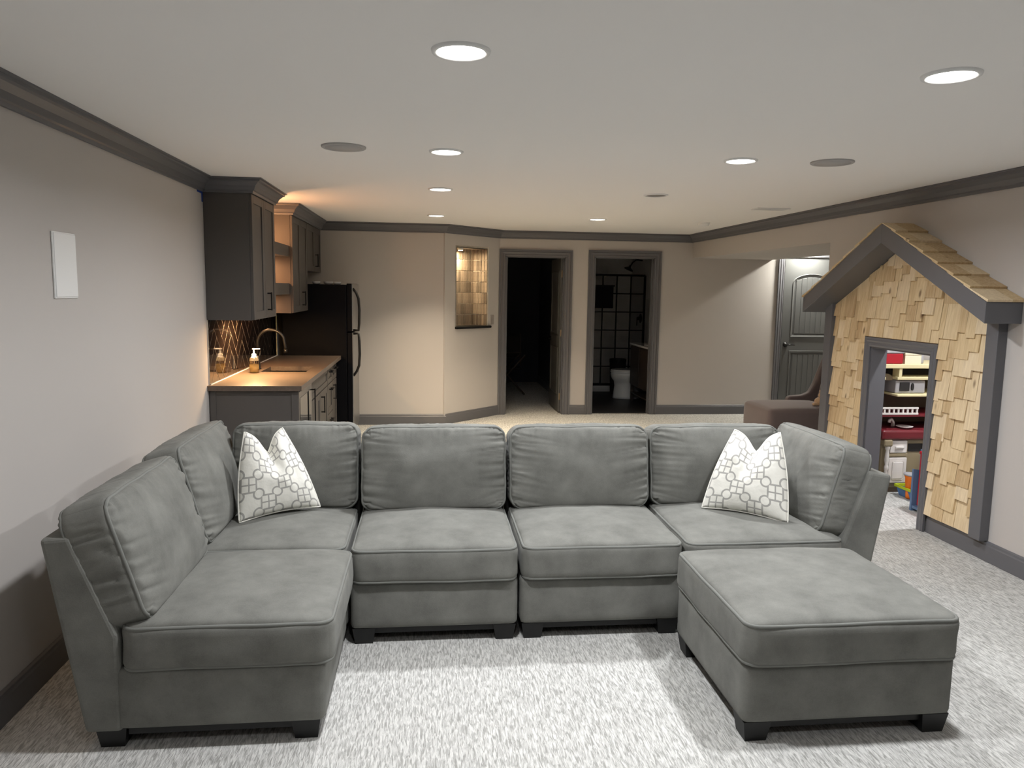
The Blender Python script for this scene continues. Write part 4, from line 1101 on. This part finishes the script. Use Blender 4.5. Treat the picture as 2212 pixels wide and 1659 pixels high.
# things on top
t = thing('storage_tub', 'red plastic tub with lid on top of the toy kitchen', 'tub', (3.74, TY + .1, 1.066))
obj('tub', B(3.60, 3.838, TY + .03, TY + .26, 1.0665, 1.155, bev=.01), RED, t); obj('lid', B(3.595, 3.843, TY + .025, TY + .265, 1.152, 1.172, bev=.006), GREYP, t)
t = thing('storage_box', 'cream box with lid beside the red tub', 'box', (3.92, TY + .1, 1.066))
obj('box', B(3.852, 3.992, TY + .03, TY + .2, 1.0665, 1.15), CARD, t); obj('lid', B(3.848, 3.996, TY + .026, TY + .204, 1.14, 1.175, bev=.002), CARD, t)
bm = NB(); lathe(bm, [(.024, 0), (.026, .01), (.026, .06), (.018, .075), (.018, .085), (.024, .086), (.024, .1)], 18, (4.03, TY + .1, 1.0665)); tag(obj('toy_jar', bm, GREYP, smooth=True), 'small grey jar at the edge of the toy kitchen top', 'jar')
bm = NB(); lathe(bm, [(.03, 0), (.05, .02), (.055, .07), (.04, .11), (.02, .13)], 18, (3.66, TY + .12, .6545)); tag(obj('toy_pot', bm, PLUM, smooth=True), 'dark plum toy pot behind the white rail', 'pot')
# toy basket, bucket, figure
t = thing('toy_basket', 'light blue toy basket with lime rim on the carpet', 'basket', (3.88, 5.62, 0))
bm = NB()
A = [(3.83, 5.55), (4.0, 5.55), (4.0, 5.72), (3.83, 5.72)]; C = [(3.806, 5.525), (4.02, 5.525), (4.02, 5.73), (3.806, 5.73)]
va = [bm.verts.new((*p, .001)) for p in A]; vc = [bm.verts.new((*p, .085)) for p in C]
bm.faces.new(va[::-1])
for i in range(4): bm.faces.new((va[i], va[(i + 1) % 4], vc[(i + 1) % 4], vc[i]))
bmesh.ops.solidify(bm, geom=bm.faces[:], thickness=.004)
obj('bowl', bm, BLUEL, t)
bm = NB()
for a in ((3.796, 4.03, 5.515, 5.527), (3.796, 4.03, 5.728, 5.74), (3.796, 3.808, 5.527, 5.728), (4.018, 4.03, 5.527, 5.728)): box(bm, *a, .072, .092)
obj('rim', bm, LIME, t)
t = thing('toy_bucket', 'orange toy bucket with grey rim in the blue basket', 'bucket', (3.845, 5.60, .006))
bm = NB(); lathe(bm, [(.032, -.024), (.034, .0), (.037, .05), (.04, .055), (.04, .09), (.043, .095), (.044, .14), (.055, .165)], 24, (3.845, 5.60, .03)); obj('bucket', bm, ORANGE, t, smooth=True)
bm = NB(); lathe(bm, [(.055, .162), (.058, .168), (.055, .178), (.045, .17)], 24, (3.845, 5.60, .03)); obj('rim', bm, GREYP, t, smooth=True)
obj('handle', tube(NB(), [(3.895, 5.60, .195), (3.925, 5.60, .205), (3.94, 5.60, .19)], .01, 8), ORANGE, t, smooth=True)
t = thing('toy_figure', 'red and blue toy piece beside the orange bucket', 'toy', (3.93, 5.60, .006))
bm = NB(); lathe(bm, [(.03, -.024), (.032, .05), (.02, .09)], 16, (3.93, 5.60, .03)); obj('body', bm, BLUED, t, smooth=True)
bm = NB(); lathe(bm, [(.022, .088), (.026, .11), (.02, .135), (.005, .145)], 16, (3.93, 5.60, .03)); obj('head', bm, RED, t, smooth=True)
# blue grey toy bin with a red panel
t = thing('toy_organizer', 'blue-grey side panel of a toy organizer at the doorway edge', 'organizer', (3.78, 5.05, 0))
obj('side_panel', prism(NB(), [(3.645, 0), (3.98, 0), (3.98, .47), (3.70, .47), (3.70, .31), (3.645, .32)], XZ, 5.285, 5.305), BLUEG, t)
obj('side_panel', prism(NB(), [(3.645, 0), (3.98, 0), (3.98, .47), (3.70, .47), (3.70, .31), (3.645, .32)], XZ, 4.60, 4.62), BLUEG, t)
obj('base_board', B(3.65, 3.98, 4.62, 5.285, .02, .04), BLUEG, t)
obj('back_board', B(3.965, 3.98, 4.62, 5.285, .04, .47), BLUEG, t)
t = thing('toy_crate', 'red toy box standing on the blue-grey organizer', 'box', (3.76, 5.1, .32))
bm = NB(); box(bm, 3.675, 3.9, 4.9, 5.27, .045, .45, bev=.006); obj('box', bm, RED, t)
obj('rim', B(3.67, 3.905, 4.895, 5.275, .44, .462, bev=.004), RED, t)
bm = NB(); box(bm, 4.02, 4.16, TY - .14, TY - .035, .0015, .3, bev=.008); tag(obj('toy_box', bm, TOYWHITE), 'white toy block standing in front of the toy kitchen', 'toy')
can_light(4.05, 4.95, 'unseen ceiling light added to brighten the toys in the playhouse room', 32, NEAR_COL, group='ceiling lights in side rooms')  # unseen lamp, added to brighten the toys through the doorway

# ------------------------------------------------------------------ alcove: light, armchair, plush toy
can_light(4.98, 9.62, 'lit ceiling light above the alcove door', 38, (1, .97, .88), group='ceiling lights in side rooms')
ac = thing('armchair', 'mauve-grey armchair in the alcove beside the playhouse', 'armchair', (3.95, 7.7, 0))
def soft(name, x0, x1, y0, y1, z0, z1, r, bul, m, par, n=(16, 16, 10)):
    s = Soft((x1 - x0, y1 - y0, z1 - z0), r=r, bulge=bul, mtx=Matrix.Translation(((x0 + x1) / 2, (y0 + y1) / 2, (z0 + z1) / 2)))
    return obj(name, s.mesh(n), m, par, smooth=True)
soft('seat', 3.50, 4.30, 7.45, 8.12, .12, .43, .04, (.015, .01, .03), MAUVE, ac)
for x, y in ((3.56, 7.52), (3.56, 8.05), (4.26, 7.52), (4.26, 8.05)):
    bm = NB(); tube(bm, [(x, y, .14), (x, y, 0)], [.024, .016], 10); obj('leg', bm, DARKWOOD, ac)
# arm that sweeps up into the wing back (far side), and the back (faces -x)
prof = [(a + .22, b) for a, b in ((3.80, .3), (3.80, .44), (3.83, .475), (3.98, .485), (4.06, .52), (4.12, .63), (4.17, .78), (4.24, .96), (4.34, .96), (4.34, .2), (4.0, .2))]
obj('arm', prism(NB(), prof, XZ, 8.13, 8.22, bev=.02, seg=3), MAUVE, ac)
obj('arm', prism(NB(), prof, XZ, 7.35, 7.44, bev=.02, seg=3), MAUVE, ac) if False else None
s = Soft((.15, .68, .66), r=.05, bulge=(.02, .01, .02), mtx=Matrix.Translation((4.47, 7.79, .66)) @ Matrix.Rotation(math.radians(12), 4, 'Y'))
obj('backrest', s.mesh((10, 16, 16)), MAUVE, ac, smooth=True)
t = thing('plush_toy', 'tan plush toy on the mauve armchair', 'plush toy', (4.12, 7.56, .44))
s = Soft((.10, .10, .09), r=.045, bulge=(.005, .005, .0), mtx=Matrix.Translation((4.115, 7.6, .495))); obj('body', s.mesh((10, 10, 10)), TANPL, t, smooth=True)
s = Soft((.06, .06, .06), r=.029, mtx=Matrix.Translation((4.125, 7.6, .558))); obj('head', s.mesh((8, 8, 8)), TANPL, t, smooth=True)
s = Soft((.08, .04, .035), r=.017, mtx=Matrix.Translation((4.065, 7.58, .469))); obj('leg', s.mesh((8, 6, 6)), TANPL, t, smooth=True)
s = Soft((.02, .03, .04), r=.0095, mtx=Matrix.Translation((4.115, 7.6, .598))); obj('ear', s.mesh((6, 6, 6)), TANPL, t, smooth=True)

# ------------------------------------------------------------------ bathroom
GY = 12.06
t = thing('shower_screen', 'black-framed grid glass shower screen in the dark bathroom', 'shower screen', (2.75, GY, 0))
gx0, gx1, gz0, gz1 = 2.08, 3.45, .12, 1.87
cols = [gx0 + k * (gx1 - gx0) / 6 for k in range(7)]; rws = [gz0 + k * (gz1 - gz0) / 6 for k in range(7)]
for i in range(6):
    for j in range(6):
        obj('pane', B(cols[i] + .006, cols[i + 1] - .006, GY - .003, GY + .003, rws[j] + .006, rws[j + 1] - .006), GLASS, t)
for k, x in enumerate(cols): obj('upright', B(x - (.016 if k in (0, 6) else .009), x + (.016 if k in (0, 6) else .009), GY - .012, GY + .012, gz0, gz1), BLACK, t)
for k, z in enumerate(rws): obj('crossbar', B(gx0, gx1, GY - .0115, GY + .0115, z - (.016 if k in (0, 6) else .008), z + (.016 if k in (0, 6) else .008)), BLACK, t)
tag(obj('shower_curb', B(2.065, 3.465, GY - .06, GY + .06, .0065, .102, bev=.004), WHITEG), 'pale shower curb below the grid screen', 'curb')
t = thing('shower_spray', 'black shower head above the grid screen', 'shower head', (3.40, 12.3, 2.1))
bm = NB(); tube(bm, [(3.465, 12.3, 2.12), (3.36, 12.3, 2.13), (3.30, 12.3, 2.08), (3.27, 12.3, 2.03)], .011, 10); obj('arm', bm, BLACK, t, smooth=True)
bm = NB(); lathe(bm, [(.075, 0), (.075, .012), (.02, .05), (.014, .08)], 24)
bm.transform(Matrix.Translation((3.235, 12.3, 1.965)) @ Matrix.Rotation(math.radians(24), 4, 'Y')); obj('rose', bm, BLACK, t)
t = thing('shower_valve', 'dark shower valve handle behind the grid screen', 'shower valve', (3.47, 12.3, 1.18))
bm = NB(); lathe(bm, [(.075, 0), (.075, .01), (.03, .02), (.025, .06)], 24, (0, 0, 0), 'X'); bm.transform(Matrix.Translation((3.469, 12.3, 1.18)) @ Matrix.Rotation(PI, 4, 'Z')); obj('plate', bm, BLACK, t)
obj('lever', B(3.40, 3.415, 12.29, 12.31, 1.06, 1.19, bev=.004), BLACK, t)
t = thing('hung_panel', 'dark rectangular panel hanging before the shower screen', 'towel', (2.66, GY - .05, 1.33))  # plain dark rectangular panel hung from a bar before the glass
obj('panel_face', B(2.50, 2.93, GY - .05, GY - .03, 1.345, 1.70, bev=.008), DARKPANEL, t)
obj('bar', B(2.48, 2.95, GY - .055, GY - .0135, 1.69, 1.712, bev=.004), BLACK, t)
t = thing('toilet', 'white toilet beside the vanity in the dark bathroom', 'toilet', (3.05, 11.25, .006))
def toilet_ring(z, cx, lx, ly, n=28): return [(cx - lx * math.cos(a) * (1.12 if math.cos(a) > 0 else .85), 11.28 + ly * math.sin(a), z) for a in [2 * PI * k / n for k in range(n)]]
bm = NB(); rings = []
for z, cx, lx, ly in ((.006, 3.03, .22, .14), (.04, 3.03, .215, .135), (.20, 3.02, .19, .12), (.27, 3.02, .20, .14), (.31, 3.02, .23, .175), (.37, 3.02, .245, .19), (.405, 3.02, .24, .185)):
    rings.append([bm.verts.new(p) for p in toilet_ring(z, cx, lx, ly)])
for A, C in zip(rings, rings[1:]):
    for k in range(28): bm.faces.new((A[k], A[(k + 1) % 28], C[(k + 1) % 28], C[k]))
bm.faces.new(rings[0][::-1]); bm.faces.new(rings[-1]); bmesh.ops.recalc_face_normals(bm, faces=bm.faces)
obj('bowl', bm, WHITEG, t, smooth=True)
for nm, z0, z1, g in (('seat', .407, .424, 1.02), ('lid', .427, .445, 1.0)):
    bm = NB(); R0 = [bm.verts.new(p) for p in toilet_ring(z0, 3.02, .245 * g, .19 * g)]; R1 = [bm.verts.new(p) for p in toilet_ring(z1, 3.02, .24 * g, .185 * g)]
    for k in range(28): bm.faces.new((R0[k], R0[(k + 1) % 28], R1[(k + 1) % 28], R1[k]))
    bm.faces.new(R0[::-1]); bm.faces.new(R1); bmesh.ops.recalc_face_normals(bm, faces=bm.faces); obj(nm, bm, WHITEG, t)
obj('tank', B(3.23, 3.45, 11.09, 11.47, .41, .76, bev=.02), WHITEG, t)
t = thing('waste_basket', 'dark basket standing behind the toilet', 'basket', (2.92, 11.72, .006))
bm = NB(); lathe(bm, [(.11, 0), (.13, .55), (.125, .55), (.1, .02)], 20, (2.97, 11.75, .006)); obj('basket', bm, DARKFAB, t)
obj('band', (lambda b: lathe(b, [(.131, .50), (.133, .555), (.124, .555), (.124, .50)], 20, (2.97, 11.75, .006)))(NB()), BLACK, t)
t = thing('vanity', 'dark wood bathroom vanity with a white top', 'vanity', (3.2, 10.55, .006))
obj('body', B(2.985, 3.468, 10.09, 11.03, .25, .838), VANITY, t)
for y in (10.1, 10.99):
    obj('leg', B(2.99, 3.03, y, y + .04, .006, .25), VANITY, t); obj('leg', B(3.42, 3.46, y, y + .04, .006, .25), VANITY, t)
obj('shelf', B(2.99, 3.46, 10.1, 11.02, .12, .14), VANITY, t)
obj('top', B(2.965, 3.468, 10.07, 11.045, .839, .866, bev=.003), WHITEG, t)
obj('sink_rim', prism(NB(), [(3.23 + .17 * math.cos(a), 10.56 + .24 * math.sin(a)) for a in [2 * PI * k / 28 for k in range(28)]], XY, .866, .874), WHITEG, t)
for k in range(2): obj('door', B(2.972, 2.984, 10.11 + k * .46, 10.55 + k * .46, .27, .82), VANITY, t)
t = thing('bath_mirror', 'dark framed mirror above the vanity', 'mirror', (3.46, 10.6, 1.2))
obj('glass', B(3.455, 3.462, 10.2, 11.0, 1.22, 2.1), MIRROR, t)
bm = NB()
for a in ((10.17, 10.2, 1.19, 2.13), (11.0, 11.03, 1.19, 2.13), (10.2, 11.0, 1.19, 1.22), (10.2, 11.0, 2.1, 2.13)): box(bm, 3.448, 3.468, *a)
obj('frame', bm, BLACK, t)
# ------------------------------------------------------------------ bedroom: folding chair in the dark
t = thing('folding_chair', 'dark folding chair with crossed legs in the unlit bedroom', 'chair', (1.2, 11.9, 0))
for y in (11.62, 12.1):
    for s in (-1, 1):
        bm = NB(); tube(bm, [(1.2 - s * .28, y, .012), (1.2 + s * .28, y, .62)], .014, 8); obj('leg', bm, DARKWOOD, t)
    bm = NB(); tube(bm, [(.93, y, .62), (1.47, y, .62)], .016, 8); obj('arm', bm, DARKWOOD, t) if y > 12 else bm.free()
for x in (.93, 1.47):
    bm = NB(); tube(bm, [(x, 12.12, .4), (x, 12.2, .92)], .013, 8); obj('back_post', bm, DARKWOOD, t)
obj('seat', B(.96, 1.44, 11.62, 12.12, .40, .412), DARKFAB, t)
obj('back', B(.94, 1.46, 12.14, 12.165, .55, .88), DARKFAB, t)
